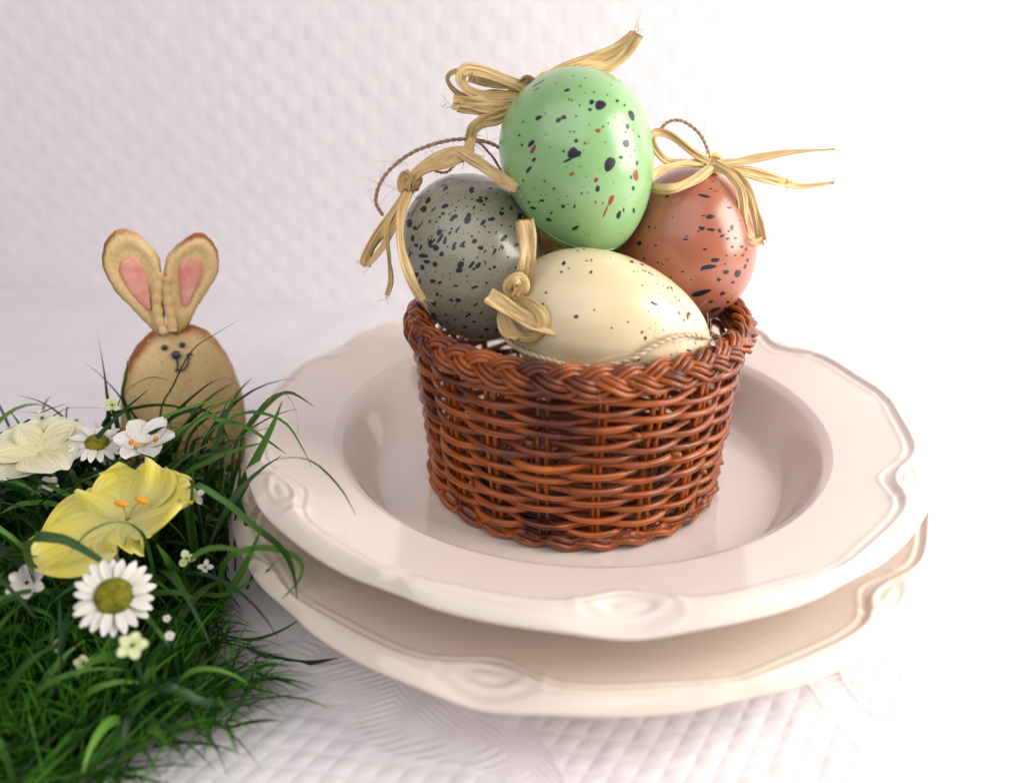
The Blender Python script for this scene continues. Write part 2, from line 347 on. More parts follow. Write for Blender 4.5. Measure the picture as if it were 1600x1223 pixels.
# ------------------------------------------------------------------ plates
def sm(x): x = np.clip(x, 0, 1); return x * x * (3 - 2 * x)
def plate(name, label, R, Rw, zw, zr, floor, R_floor, foot_r, foot_z, th0, loc, gl):
    t = thing(name, label, 'plate', loc)
    na = 900; th = np.linspace(0, 2 * pi, na, endpoint=False)
    d6 = (np.mod(th - th0 + pi / 6, pi / 3) - pi / 6)                   # angle from the nearest scroll
    mid = pi / 6 - np.abs(d6)
    Ro = R * (1 - 0.005 * sm(np.abs(d6) / 0.5) - 0.006 * np.exp(-(mid / 0.06) ** 2))
    k = R / 11.75
    arc = d6 * R * 0.91
    rl = R - 0.56 * k - 0.72 * k * np.exp(-(arc / 1.2) ** 2) + 0.14 * k * np.exp(-(mid / 0.09) ** 2) - 0.06 * np.sin(mid * 8) ** 2
    s = np.linspace(0, 1, 84)[:, None]
    r = Rw + (Ro[None] - Rw) * s
    zf = lambda q: zw + (zr - zw) * np.clip((q - Rw) / (R - 0.6 - Rw), 0, 1.3)
    lt = np.clip((r - rl) / (Ro - rl), 0, 1)
    z = zf(r)
    lip = zf(rl) + 0.15 * sm(lt / 0.25) - 0.30 * lt ** 2.4
    z = np.where(r > rl, lip, z) - 0.03 * np.exp(-((r - rl + 0.04) / 0.08) ** 2) + 0.03 * np.exp(-((r - rl + 0.17) / 0.09) ** 2)
    e = np.sqrt((arc / (0.85 * k)) ** 2 + ((r - (R - 0.72 * k)) / (0.31 * k)) ** 2)
    z = z + 0.05 * np.exp(-((e - 1.0) / 0.26) ** 2) + 0.06 * np.exp(-(e / 0.55) ** 2) - 0.03 * np.exp(-((e - 0.55) / 0.2) ** 2)
    # shell scroll running off each oval along the flange
    a2 = np.abs(arc) - 1.25 * k; z = z + 0.045 * np.exp(-(a2 / 0.16) ** 2) * np.exp(-((r - (R - 0.7 * k)) / 0.4) ** 2)
    z = z - 0.04 * np.exp(-(mid / 0.03) ** 2) * sm((r - R + 0.95 * k) / 0.5)
    P3 = lambda r_, z_: np.stack([r_ * np.cos(th), r_ * np.sin(th), np.broadcast_to(z_, r_.shape)], -1)
    rows = [P3(r[i], z[i]) for i in range(len(s))]
    for dr, dz in ((0.03, -0.05), (0.02, -0.11), (-0.05, -0.16), (-0.2, -0.18)): rows.append(P3(Ro + dr, z[-1] + dz))
    for f in (0.75, 0.5, 0.25, 0.0): rows.append(P3(Rw + (Ro - 0.3 - Rw) * f, (zw - 0.45) + (zr - zw + 0.05) * f))
    Vr = np.array(rows).reshape(-1, 3); part('rim', Vr, gridF(len(rows), na, True)[:, ::-1].copy(), M[gl], t)
    prof = [(Rw, zw), (Rw - 0.06, zw - 0.03), (Rw - 0.14, zw - 0.10)]
    for q in np.linspace(0.08, 1, 22):                                   # concave well wall
        rr = Rw - 0.14 - (Rw - 0.14 - R_floor) * q; prof.append((rr, floor + (zw - 0.10 - floor) * (1 - sm(q ** 0.85)) + 0.0))
    for rr in np.linspace(R_floor, 0.02, 14)[1:]: prof.append((rr, floor - 0.05 * sm((R_floor - rr) / 2)))
    n1 = len(prof)
    und = [(0.02, foot_z + 0.25), (foot_r - 0.35, foot_z + 0.25), (foot_r - 0.3, foot_z), (foot_r, foot_z), (foot_r + 0.08, foot_z + 0.3), (R_floor + 0.25, floor - 0.28), (0.5 * (R_floor + Rw), (floor + zw) / 2 - 0.5), (Rw, zw - 0.45)]
    nb = 240; tb = np.linspace(0, 2 * pi, nb, endpoint=False)
    rows = [np.stack([rr * np.cos(tb), rr * np.sin(tb), np.full(nb, zz)], -1) for rr, zz in prof + und]
    part('well', np.array(rows).reshape(-1, 3), gridF(len(rows), nb, True)[:, ::-1].copy(), M[gl], t)
    return t
plate('dinner_plate', 'cream glazed dinner plate lying on the tablecloth underneath the soup plate', 12.45, 8.7, 1.45, 2.38, 0.62, 7.6, 6.6, 0.02, radians(-105), (0, 0, 0), 'buff')
plate('soup_plate', 'deep cream glazed soup plate carrying the wicker basket', 11.75, 8.87, 3.73, 4.30, 1.62, 7.2, 6.2, 0.66, radians(-88), (0, 0, 0.66), 'glaze')

# ------------------------------------------------------------------ wicker basket
BX, BY = -0.15, 0.0; BZ = 1.62
bk = thing('wicker_basket', 'round reddish brown wicker basket full of speckled eggs standing on the soup plate', 'basket', (BX, BY, BZ))
def Rat(z): return 5.12 + (z - 2.0) / 5.0 * 0.42                          # radius of the side wall
NS = 20; PH0 = radians(-90) + 0.06
N = 480; T = np.linspace(0, 2 * pi, N, endpoint=False)
ZB, ZT, NR = 2.25, 7.78, 21
for k in range(NR):                                                      # woven courses
    ph = rng.uniform(0, 6); amp = 0.175 + 0.02 * rng.normal()
    wv = np.cos((T - PH0) * NS / 2 + pi * (k % 2)); wv = np.sign(wv) * np.abs(wv) ** 0.75
    zz = ZB + (ZT - ZB) * k / (NR - 1) + 0.035 * np.sin(3 * T + ph) + 0.02 * np.sin(7 * T + ph * 2) + 0.03 * np.sin(T * NS / 2 + ph)
    r = Rat(zz) + amp * wv + 0.02 * np.sin(5 * T + ph)
    rad = 0.100 + 0.012 * np.sin(2 * T + ph) + 0.006 * np.sin(9 * T + ph)
    p = np.stack([BX + r * np.cos(T), BY + r * np.sin(T), zz], -1)
    V, F = tube(p, rad, 10, True, ref=np.array([0, 0, 1.0]), flat=1.17); part('weaver', V, F, M['cane'], bk)
for k in range(NS):                                                      # upright stakes in pairs
    for sgn in (-1, 1):
        a = PH0 + 2 * pi * k / NS + sgn * 0.021 + rng.normal() * 0.006; z = np.linspace(1.75, 7.4, 14)
        r = Rat(z) + 0.02 * np.sin(z * 2 + k)
        p = np.stack([BX + r * np.cos(a + 0.006 * np.sin(z)), BY + r * np.sin(a + 0.006 * np.sin(z)), z], -1)
        V, F = tube(p, 0.085 + 0.012 * rng.normal(), 7); part('stake', V, F, M['cane'], bk)
def plait(name, Rc, zc, wid, dep, periods, strands, canes, rad, tilt, gap, n=900, ph0=0.0):
    t = np.linspace(0, 2 * pi, n, endpoint=False)
    for k in range(strands):
        for c in range(canes):
            off = (c - (canes - 1) / 2) * gap
            ph = t * periods + 2 * pi * k / strands + ph0
            lat = wid * np.sin(ph + 0.12 * np.sin(3 * t + k)); dpt = dep * np.sin(2 * ph)
            # offset the parallel canes across the strand's own course
            sl = np.cos(ph) * wid * periods / Rc; cs = 1 / np.sqrt(1 + sl ** 2)
            lat2 = lat + off * cs; tt = t - off * sl * cs / Rc
            dpt = dpt + 0.025 * np.sin(t * 5 + c * 2 + k) + (0.035 if c == (canes - 1) / 2 else 0) + 0.18 * wid - 0.25 * lat2 ** 2 / max(wid, .1)
            r = Rc + dpt * cos(tilt) - lat2 * sin(tilt); z = zc + dpt * sin(tilt) + lat2 * cos(tilt)
            p = np.stack([BX + r * np.cos(tt), BY + r * np.sin(tt), z], -1)
            V, F = tube(p, rad * (1 + 0.08 * np.sin(t * 4 + c + k)), 8, True, ref=np.array([0, 0, 1.0])); part(name, V, F, M['cane'], bk)
plait('braid_cane', 5.68, 7.82, 0.30, 0.12, 13, 3, 3, 0.090, radians(42), 0.158)
plait('foot_cane', 5.20, 1.96, 0.13, 0.13, 14, 2, 2, 0.115, radians(55), 0.18)
# inner rim lining course that closes the border and the woven base disc
for q, (rr, zz) in enumerate(((5.45, 7.22), (5.40, 7.4), (5.36, 7.6))):
    p = np.stack([BX + (rr + 0.08 * np.cos(T * NS / 2 + pi * q)) * np.cos(T), BY + (rr + 0.08 * np.cos(T * NS / 2 + pi * q)) * np.sin(T), zz + 0.03 * np.sin(4 * T + q)], -1)
    V, F = tube(p, 0.12, 8, True, ref=np.array([0, 0, 1.0])); part('weaver', V, F, M['cane'], bk)
t = np.linspace(0, 2 * pi * 20, 1600); r = 0.2 + 4.95 * t / t[-1]
V, F = tube(np.stack([BX + r * np.cos(t), BY + r * np.sin(t), 1.86 + 0.06 * np.cos(t * 9.5)], -1), 0.13, 6); part('base', V, F, M['cane'], bk)
for dth, zz, ln in ((2.95, 5.3, 0.28), (3.05, 4.55, 0.22), (-0.32, 2.75, 0.2), (-1.05, 4.9, 0.25), (-1.32, 5.9, 0.16), (-1.9, 5.6, 0.16), (-0.75, 3.6, 0.18), (-2.3, 3.4, 0.16)):     # cut cane ends poking out
    a = dth; c0 = np.array([BX + (Rat(zz) + 0.16) * cos(a), BY + (Rat(zz) + 0.16) * sin(a), zz]); dd = np.array([cos(a) * 0.7 - sin(a) * 0.3, sin(a) * 0.7 + cos(a) * 0.3, 0.1])
    V, F = tube(np.array([c0 - dd * 0.3, c0, c0 + dd * ln]), [0.1, 0.1, 0.085], 7); part('cane_end', V, F, M['cane'], bk)

# ------------------------------------------------------------------ eggs
class Egg:
    def __init__(s, c, axis, a, b, k): s.c = np.array(c, float); s.d = nz(np.array(axis, float)); s.a, s.b, s.k = a, b, k
    def f(s, p):
        q = p - s.c; u = (q * s.d).sum(-1) / s.a; uc = np.clip(u, -1.2, 1.2)
        rho2 = ((q - (q * s.d).sum(-1, keepdims=True) * s.d) ** 2).sum(-1)
        return rho2 / (s.b * (1 - s.k * uc)) ** 2 + u ** 2 - 1
    def grad(s, p):
        h = 1e-4; return np.stack([(s.f(p + np.eye(3)[i] * h) - s.f(p - np.eye(3)[i] * h)) / (2 * h) for i in range(3)], -1)
    def snap(s, p, off=0.0):
        p = np.array(p, float)
        for _ in range(6):
            g = s.grad(p); p = p - g * (s.f(p) / np.maximum((g ** 2).sum(-1), 1e-9))[..., None]
        return p + nz(s.grad(p)) * off
    def hit(s, px, py):
        d = np.array([ray(a, b) for a, b in zip(np.atleast_1d(px), np.atleast_1d(py))]); tc = ((s.c - CAM) * d).sum(-1) / (d ** 2).sum(-1)
        ts = tc[:, None] + np.linspace(-3.6, 0.6, 120)[None]
        fv = s.f(CAM + d[:, None] * ts[..., None]); ok = (fv < 0).any(1); i = np.argmax(fv < 0, 1); i = np.maximum(i, 1)
        j = np.arange(len(d)); t0, t1, f0, f1 = ts[j, i - 1], ts[j, i], fv[j, i - 1], fv[j, i]
        t = t0 + (t1 - t0) * f0 / (f0 - f1 + 1e-12); return CAM + d * t[:, None], ok
    def mesh(s):
        n, m = 56, 96; u = -np.cos(np.linspace(0, pi, n)); ph = np.linspace(0, 2 * pi, m, endpoint=False)
        e1 = nz(np.cross(s.d, [0.1, 0.9, 0.3])); e2 = np.cross(s.d, e1)
        r = s.b * np.sqrt(np.maximum(1 - u ** 2, 1e-7)) * (1 - s.k * u)
        V = s.c + s.d * (s.a * u)[:, None, None] + r[:, None, None] * (e1 * np.cos(ph)[:, None] + e2 * np.sin(ph)[:, None])[None]
        return V.reshape(-1, 3), gridF(n, m, True)
def splat(egg, pts3, off):                                               # a flat paint drop that hugs the shell
    n = len(pts3); c = egg.snap(pts3.mean(0, keepdims=True))
    mid = egg.snap((pts3 + c) / 2, off); V = np.vstack([egg.snap(pts3, off * 0.3), mid, egg.snap(c, off)])
    F = [(i, (i + 1) % n, n + (i + 1) % n, n + i) for i in range(n)] + [(n + i, n + (i + 1) % n, 2 * n) for i in range(n)]
    return V, F
def ell(x, y, rx, ry, ang, n=12, wob=0.08):
    a = radians(ang); t = np.linspace(0, 2 * pi, n, endpoint=False); w_ = 1 + wob * np.sin(t * 2 + rng.uniform(0, 6)) + wob * np.sin(t * 3 + rng.uniform(0, 6))
    ex, ey = rx * np.cos(t) * w_, ry * np.sin(t) * w_
    return x + ex * cos(a) - ey * sin(a), y + ex * sin(a) + ey * cos(a)
def speckles(parent, egg, spots, org, sc, m, rand=None, name='paint_speckles'):
    pieces = []; cnt = 0
    for sp in spots:
        x, y, rx, ry = sp[:4]; ang = sp[4] if len(sp) > 4 else 0
        px, py = ell(x, y, rx, ry, ang); H_, ok = egg.hit(org[0] + px / sc, org[1] + py / sc)
        if ok.all(): cnt += 1; pieces.append(splat(egg, H_, 0.004 + 0.002 * (cnt % 23) / 23))
    if rand:
        n, smin, smax, stretch, direction, test = rand
        g = 0
        while g < n:
            v = nz(rng.normal(size=3)); p = egg.snap(egg.c + v * egg.b); 
            if test is not None and not test(p, v): continue
            g += 1; nn = nz(egg.grad(p)); e1 = nz(np.cross(nn, direction)); e2 = np.cross(nn, e1)
            r0 = smin * (smax / smin) ** (rng.random() ** 2.6); st = 1 + stretch * rng.random() ** 2; t = np.linspace(0, 2 * pi, 9, endpoint=False)
            q = p + e1 * (r0 * np.cos(t) / st ** 0.5)[:, None] + e2 * (r0 * st ** 0.6 * np.sin(t) * (1 + 0.15 * np.sin(2 * t + 1)))[:, None]
            cnt += 1; pieces.append(splat(egg, egg.snap(q), 0.0035 + 0.002 * (cnt % 29) / 29))
    V, F = join(pieces); return part(name, V, F, m, parent, kind='stuff')
def egg_thing(name, label, egg, m):
    t = thing(name, label, 'easter egg', egg.c - np.array([0, 0, egg.b]), 'speckled eggs heaped in the basket')
    V, F = egg.mesh(); part('shell', V, F, m, t)
    return t
def seam(t, egg, pxs, m, r=0.018):                                       # moulded ridge where the halves meet
    H_, ok = egg.hit([p[0] for p in pxs], [p[1] for p in pxs]); H_ = H_[ok]
    p = egg.snap(spline(H_, 40), 0.004); V, F = tube(p, r, 6); part('seam', V, F, m, t)
def strip(parent, pxs, wd, ys, seed, tw=0.4, tw0=0.0, n=34, taper=False, crease=0.3):
    ys = np.interp(np.linspace(0, 1, len(pxs)), np.linspace(0, 1, len(ys)), ys)
    p = spline([P(x, y, yy) for (x, y), yy in zip(pxs, ys)], n)
    wdt = np.full(n, wd); 
    if taper == 'end': wdt = wd * np.interp(np.linspace(0, 1, n), [0, 0.15, 0.6, 1], [0.7, 1, 0.9, 0.3])
    elif taper: wdt = wd * np.interp(np.linspace(0, 1, n), [0, 0.25, 1], [0.55, 1, 0.95])
    V, F = ribbon(p, wdt, tw, tw0, crease, seed); o = part('raffia_strip', V, F, M['raffia'], parent)
    rg = np.random.default_rng(seed + 500); fz = []
    for e_, d_ in ((p[-1], p[-1] - p[-3]),):
        for _ in range(4):
            b0 = e_ + rg.normal(size=3) * wd * 0.18; d1 = nz(nz(d_) + 0.16 * rg.normal(size=3)); l = rg.uniform(0.06, 0.28); tt = np.linspace(0, 1, 6)[:, None]
            fz.append(tube(b0 + d1 * l * tt + rg.normal(size=3) * 0.15 * tt ** 2, 0.010, 4))
    V2, F2 = join(fz); part('fibres', V2, F2, M['fibre'], o, kind='stuff')
    return o
def twine(parent, p, r, m, name='twine', fuzz=40, fl=0.5, seed=3):
    L = np.linalg.norm(np.diff(p, axis=0), axis=1).sum(); n = len(p); T_, A, B = frames(p); s = np.linspace(0, L, n)
    pcs = []
    for k in (0, pi):
        ph = s * 2 * pi / (r * 6) + k; q = p + 0.42 * r * (A * np.cos(ph)[:, None] + B * np.sin(ph)[:, None]); pcs.append(tube(q, r * 0.66, 6))
    V, F = join(pcs); o = part(name, V, F, m, parent)
    rg = np.random.default_rng(seed); fz = []
    for _ in range(fuzz):
        i = rg.integers(1, n - 1); d = nz(rg.normal(size=3) + 0.6 * T_[i]); b_ = rg.normal(size=3) * 0.5; l = fl * rg.uniform(0.3, 1.3); tt = np.linspace(0, 1, 7)[:, None]
        fz.append(tube(p[i] + d * l * tt + b_ * l * tt ** 2, 0.0055, 4))
    if fz: V, F = join(fz); part('fibres', V, F, M['fibre'], o, kind='stuff')
    return o
def knot(parent, c, r, seed=0, name='raffia_bow'):
    t = np.linspace(0, 2 * pi * 2.6, 70); rg = np.random.default_rng(seed); ax = nz(rg.normal(size=3)); e1 = nz(np.cross(ax, [0.2, 1, 0.4])); e2 = np.cross(ax, e1)
    p = c + r * (e1 * np.cos(t)[:, None] + e2 * np.sin(t)[:, None] * 0.8) + ax * (0.5 * r * np.sin(t * 0.7))[:, None]
    V, F = ribbon(p, r * 1.3, 1.2, 0, 0.3, seed, face=ax); return part(name, V, F, M['raffia'], parent)

# green egg on top
gE = Egg(P(906, 258, 0.0), (0.35, -0.10, -1.0), 2.96, 2.39, 0.15)
g = egg_thing('speckled_egg', 'mint green speckled egg on top of the heap', gE, M['green_shell'])
gspots = [(411,350,24,19),(376,338,11,10),(369,368,8,7),(276,289,12,6,-10),(160,402,15,9,-35),(241,411,13,9,-30),(262,400,12,9,-30),(130,506,18,9,-50),(120,612,20,6,-50),(300,545,22,24),(322,548,16,10,-60),(278,574,22,5,-25),(313,495,8,9),(262,538,5,7),(449,590,20,33,20),(516,506,13,18,-15),(521,437,9,12,-20),(538,392,12,22,-25),(480,333,8,6),(510,350,5,5),(495,562,9,8),(560,585,6,10,-10),(536,643,5,8),(545,688,6,11),(400,690,9,14,20),(547,778,5,11),(486,796,9,17,15),(506,776,4,9),(310,849,17,7,-25),(260,761,9,7),(306,762,4,10,20),(212,788,7,4,-20),(185,658,5,4),(222,690,5,5),(138,768,12,6,10),(120,745,6,4),(422,438,5,5),(444,424,4,4),(313,394,5,4),(288,457,4,4),(305,458,4,4),(283,327,4,4),(295,330,4,4),(327,351,4,4),(330,273,5,3),(515,460,4,5),(568,477,4,6),(550,535,3,5),(534,560,3,4),(82,473,4,6,-40),(92,512,4,7,-40),(97,657,4,5),(385,298,6,3),(141,572,12,6,-55),(142,690,3,3),(160,745,3,3),(170,715,3,3),(240,735,3,3),(275,720,3,3),(355,640,3,3),(330,600,3,3),(205,520,3,3),(190,470,3,3),(350,300,3,2),(440,310,4,3),(455,270,4,2),(470,400,3,3),(505,420,3,3),(430,500,3,3),(365,430,3,3),(300,230,5,2),(350,240,5,2),(160,262,34,2,-30),(152,285,14,2,-32)]
speckles(g, gE, gspots, (780, 30), 2.6018, M['black_paint'], (170, 0.018, 0.09, 2, np.array([1.0, 0.3, 0.5]), lambda p, v: v[1] > -0.1 or rng.random() < 0.5 and v[2] < -0.1))
rspots = [(402,454,11,9,-10),(349,505,7,6),(138,530,8,22,25),(295,630,13,6,-25),(394,654,8,12,20),(555,635,12,22),(455,735,9,25,22),(432,782,4,30,22),(392,744,5,7),(421,748,4,6),(335,708,6,5,-20),(360,705,4,4),(187,385,4,4),(345,680,3,3),(365,505,3,3),(343,535,3,3),(97,418,4,7,40),(545,452,3,5),(488,582,3,3),(230,262,6,2),(465,665,3,3),(410,610,3,3),(275,600,3,3)]
speckles(g, gE, rspots, (780, 30), 2.6018, M['red_paint'], (30, 0.02, 0.07, 3, np.array([1.0, 0.3, 0.5]), lambda p, v: v[1] > 0))
seam(g, gE, [(812, 300), (822, 325), (838, 348), (860, 367), (890, 382), (925, 390), (960, 388), (988, 372), (1006, 345), (1016, 312)], M['green_shell'])
b = knot(g, P(828, 138, 0.9), 0.28, 5)
strip(b, [(826,140),(790,125),(755,112),(728,109),(720,124),(735,143),(775,152),(818,146)], 0.36, (0.9, 0.5, 0.2, 0.6, 0.9), 1, 0.5)
strip(b, [(815,150),(770,146),(730,152),(707,138),(699,121),(712,111),(738,118)], 0.22, (0.9, 0.7, 0.3), 2, 1.0)
strip(b, [(822,138),(790,132),(755,128),(733,120)], 0.30, (0.9, 0.6), 8, 0.4)
strip(b, [(815,158),(785,164),(750,163),(708,160)], 0.48, (0.9, 0.3), 3, 0.2, taper=True)
strip(b, [(805,172),(780,182),(755,190),(738,202),(731,220)], 0.44, (0.8, 0.2), 4, 0.5, taper=True)
strip(b, [(800,165),(770,172),(745,172),(715,166)], 0.34, (0.9, 0.4), 14, 0.3)
strip(b, [(862,116),(895,105),(930,93),(962,80),(985,62),(994,52)], 0.52, (1.4, 1.9), 6, 0.3, 0.1, taper=True, crease=0.5)
strip(b, [(870,116),(915,104),(950,104),(976,86),(998,54)], 0.36, (1.3, 1.6), 7, 0.6, crease=0.4)
strip(b, [(860,117),(890,104),(925,93)], 0.3, (1.3, 1.6), 9, 0.4)
strip(b, [(828,138),(848,122),(868,114)], 0.3, (0.9, 1.3), 10, 0.2)

# grey egg on the left
yE = Egg(P(740, 404, 0.45), (0.34, -0.36, -0.86), 2.88, 2.42, 0.04)
y = egg_thing('speckled_egg', 'taupe grey egg with dense black speckles at the left of the basket', yE, M['grey_shell'])
ysp = [(331,806,14,15),(270,866,15,19),(293,886,8,10),(422,794,16,9,-30),(535,725,11,14,20),(570,771,16,9,5),(597,762,9,7),(519,847,14,24,20),(663,826,10,9),(665,804,6,6),(620,849,14,9,-10),(741,832,10,9),(350,770,16,10,-50),(399,905,11,16,20),(360,952,11,18),(383,970,15,13,20),(422,940,7,18,10),(459,970,7,13,20),(536,922,6,6),(573,971,12,10),(501,965,7,6),(673,930,18,10,-45),(665,968,8,11),(633,985,7,14,15),(724,960,12,7,-30),(632,1052,8,6,-20),(612,1060,5,5),(544,1060,7,6),(482,1066,14,13),(330,1005,22,9,5),(345,1030,14,9),(312,880,26,3,-50),(285,930,8,14),(300,960,9,8),(420,720,14,4,-60),(430,715,4,12,20),(500,1020,5,5),(548,1138,16,6,-20),(478,1193,12,9),(300,1085,12,10),(370,1112,14,8,10),(400,1118,10,6),(468,1132,12,5),(545,800,4,10,20),(590,880,5,5),(610,905,6,4),(565,905,4,4),(640,905,4,7,30),(450,890,5,6),(470,905,4,4),(440,830,4,4),(470,800,5,3,-30),(480,770,4,4),(400,840,6,6),(385,860,5,5),(560,1010,4,4),(590,1030,5,5),(515,1090,5,4),(690,1010,5,6),(700,880,5,4),(560,850,4,4)]
speckles(y, yE, ysp, (540, 30), 2.717, M['black_paint'], (1100, 0.016, 0.12, 2.5, np.array([0.8, 0.3, 1.0]), None))
b = knot(y, P(641, 287, 0.4), 0.3, 15)
strip(b, [(640,286),(655,265),(690,244),(715,236),(738,241)], 0.34, (0.3, -0.6), 21, 0.5)
strip(b, [(716,236),(750,256),(785,280),(808,294)], 0.40, (-0.6, -1.4), 22, 0.3, taper=True)
strip(b, [(640,283),(665,263),(705,254),(728,238),(738,214)], 0.34, (0.3, -0.5, -0.3), 23, 0.8)
strip(b, [(660,262),(690,248),(725,250)], 0.24, (0.2, -0.5), 29, 0.6)
strip(b, [(640,292),(615,330),(590,365),(571,400),(568,411),(578,410),(600,383),(620,345),(640,300)], 0.26, (0.4, 0.0, -0.4, 0.1), 24, 0.5)
strip(b, [(637,296),(608,350),(583,388),(574,416)], 0.27, (0.2, -0.3), 25, 0.6)
strip(b, [(632,303),(605,350),(608,400),(611,437),(605,462)], 0.18, (-0.2, -0.8), 26, 0.6)
strip(b, [(638,300),(626,340),(628,390),(641,432),(662,468)], 0.30, (-0.3, -1.6, -2.4, -2.2), 27, 0.6)
strip(b, [(640,292),(622,325),(605,352),(596,372)], 0.3, (0.3, -0.1), 28, 0.4)
pth = spline([P(*q, yy) for q, yy in (((598,337),0.6),((587,312),0.7),((601,275),0.8),((640,241),0.9),((690,222),1.0),((735,218),1.2),((775,228),1.4),((800,252),1.6))], 110)
twine(y, pth, 0.065, M['twine'], fuzz=50, fl=0.5, seed=5)
pth = spline([P(*q, yy) for q, yy in (((642,284),0.4),((665,264),0.6),((700,268),0.7),((738,222),0.8),((765,240),1.0),((780,262),1.2),((792,285),1.4))], 60)
twine(y, pth, 0.05, M['twine'], fuzz=18, fl=0.4, seed=6)

# terracotta egg on the right
tE = Egg(P(1074, 387, 1.0), (-0.06, -0.15, 1.0), 2.76, 2.34, 0.04)
t_ = egg_thing('speckled_egg', 'terracotta egg with streaky black speckles at the right of the basket', tE, M['terracotta_shell'])
tsp = [(834,719,26,6,12),(683,721,10,4,-5),(858,803,18,9),(823,850,14,8,5),(862,856,16,7,5),(830,800,8,3),(757,895,11,5),(762,883,6,3),(836,936,10,4,-5),(878,979,19,9),(850,1008,36,9,-8),(922,1028,13,9,-25),(893,1059,9,7),(969,1034,12,18,25),(820,1113,40,12,-15),(908,1115,13,7,-25),(860,1148,11,5,-20),(877,1182,26,8,-20),(745,1027,6,4),(683,978,4,3),(645,990,5,4),(664,998,4,3),(569,911,11,9,-20),(590,973,6,4),(635,920,7,4),(634,848,4,4),(705,806,3,3),(946,847,8,12),(897,860,9,9),(908,880,12,6,-20),(930,892,8,6),(933,862,5,5),(935,767,10,5),(960,890,7,5),(948,925,6,6),(985,925,8,6),(1003,935,6,6),(990,960,8,5,-30),(960,960,6,4),(925,960,5,4),(918,995,5,4),(810,862,7,3),(950,1070,8,6),(930,1150,7,6),(920,1175,8,5),(1000,1005,6,10,20),(1010,980,5,8,20),(822,1022,5,3),(860,690,8,3,10),(880,700,8,2,10),(800,655,6,2),(870,660,7,2,10),(610,845,5,5),(760,1140,6,3),(700,1050,4,3),(730,1090,4,3),(780,1060,4,3)]
speckles(t_, tE, tsp, (780, 30), 2.6018, M['black_paint'], (190, 0.02, 0.11, 3.5, np.array([0.0, 0.3, 1.0]), lambda p, v: v[0] > 0.45 or v[1] > 0.1))
b = knot(t_, P(1113, 258, 0.6), 0.26, 33)
strip(b, [(1112,256),(1085,240),(1050,213),(1026,207),(1018,220),(1029,240),(1046,253),(1078,254),(1110,258)], 0.25, (0.4, -0.1, -0.5, 0.0, 0.4), 31, 0.5)
strip(b, [(1113,262),(1085,281),(1050,295),(1022,293),(1008,280)], 0.32, (0.2, -0.8, -0.3), 32, 0.4)
strip(b, [(1112,256),(1070,256),(1035,266),(1015,278)], 0.26, (0.4, -0.5), 33, 0.5)
strip(b, [(1114,256),(1150,254),(1190,246),(1240,238),(1304,234)], 0.30, (0.5, 1.2), 34, 0.7, crease=0.45, taper='end')
strip(b, [(1116,258),(1160,268),(1215,284),(1255,292),(1302,286)], 0.34, (0.5, 1.4), 35, 0.7, crease=0.45, taper='end')
strip(b, [(1118,256),(1150,264),(1180,268),(1230,284)], 0.26, (0.5, 1.0), 36, 0.7)
strip(b, [(1116,258),(1140,272),(1158,300),(1163,345),(1172,374)], 0.32, (0.3, -0.3, -0.6), 37, 0.4)
strip(b, [(1118,258),(1150,275),(1172,305),(1184,345),(1191,376)], 0.32, (0.5, 0.0, -0.2), 38, 0.4)
strip(b, [(1168,374),(1180,378),(1192,376)], 0.30, (-0.5, -0.25), 39, 0.1, n=12)
pth = spline([P(*q, yy) for q, yy in (((1110,256),0.5),((1105,232),0.6),((1092,208),0.8),((1068,190),1.0),((1046,190),1.1),((1030,204),1.2))], 60)
twine(t_, pth, 0.055, M['twine'], fuzz=16, fl=0.4, seed=8)

# cream egg in front
cE = Egg(P(950, 507, -2.75), (1.0, -0.10, -0.26), 3.26, 2.18, 0.12)
c_ = egg_thing('speckled_egg', 'cream egg lying on its side at the front of the basket', cE, M['cream_shell'])
csp = [(557,538,13,11,-20),(368,474,16,9,-30),(394,408,9,5,-20),(656,501,6,5),(988,470,16,8,20),(972,462,10,9),(917,368,6,4),(839,568,5,6),(750,600,7,5),(915,622,6,9,15),(933,655,8,11,15),(897,770,6,11,20),(1163,535,8,22),(1170,520,13,7,40),(1143,557,6,10),(1145,540,3,3),(638,296,7,10,20),(615,235,7,4),(640,232,4,9),(478,296,6,8,20),(518,275,7,4),(490,248,9,14,30),(1032,610,5,4),(1205,682,5,5),(1170,722,14,6,10),(1075,745,4,5),(959,603,4,4),(987,574,4,4),(1027,555,3,4),(950,510,4,5),(1066,470,4,4),(1076,470,3,4),(1088,470,3,4),(1097,432,4,6),(1118,451,4,7),(1055,382,5,9),(1018,412,4,4),(921,288,6,4,20),(935,293,5,4,20),(955,300,8,4,25),(970,310,6,4,30),(890,293,4,3),(870,293,4,4),(860,240,12,6,15),(915,255,10,4,25),(745,220,3,3),(566,181,6,3),(600,172,7,3),(1192,640,4,6),(1000,360,4,4),(1030,370,3,5),(1080,400,4,5),(780,262,3,2),(660,420,2,2),(480,410,2,2),(1120,500,3,3),(1150,490,3,4)]
speckles(c_, cE, csp, (740, 340), 3.478, M['black_paint'], (90, 0.02, 0.08, 2, np.array([0.2, 0.3, 1.0]), lambda p, v: v[1] > 0.1 or v[0] > 0.75))
def on(px, py, off): H_, ok = cE.hit([px], [py]); return H_[0] + nz(cE.grad(H_))[0] * off if ok[0] else P(px, py, -2.9)
b = knot(c_, P(806, 468, -3.3), 0.22, 42)
def cstrip(pts, wd, seed, tw=0.3, tw0=0.0, crease=0.3):
    p = spline([P(x, y_, yy) for x, y_, yy in pts], 30); V, F = ribbon(p, wd, tw, tw0, crease, seed); part('raffia_strip', V, F, M['raffia'], b)
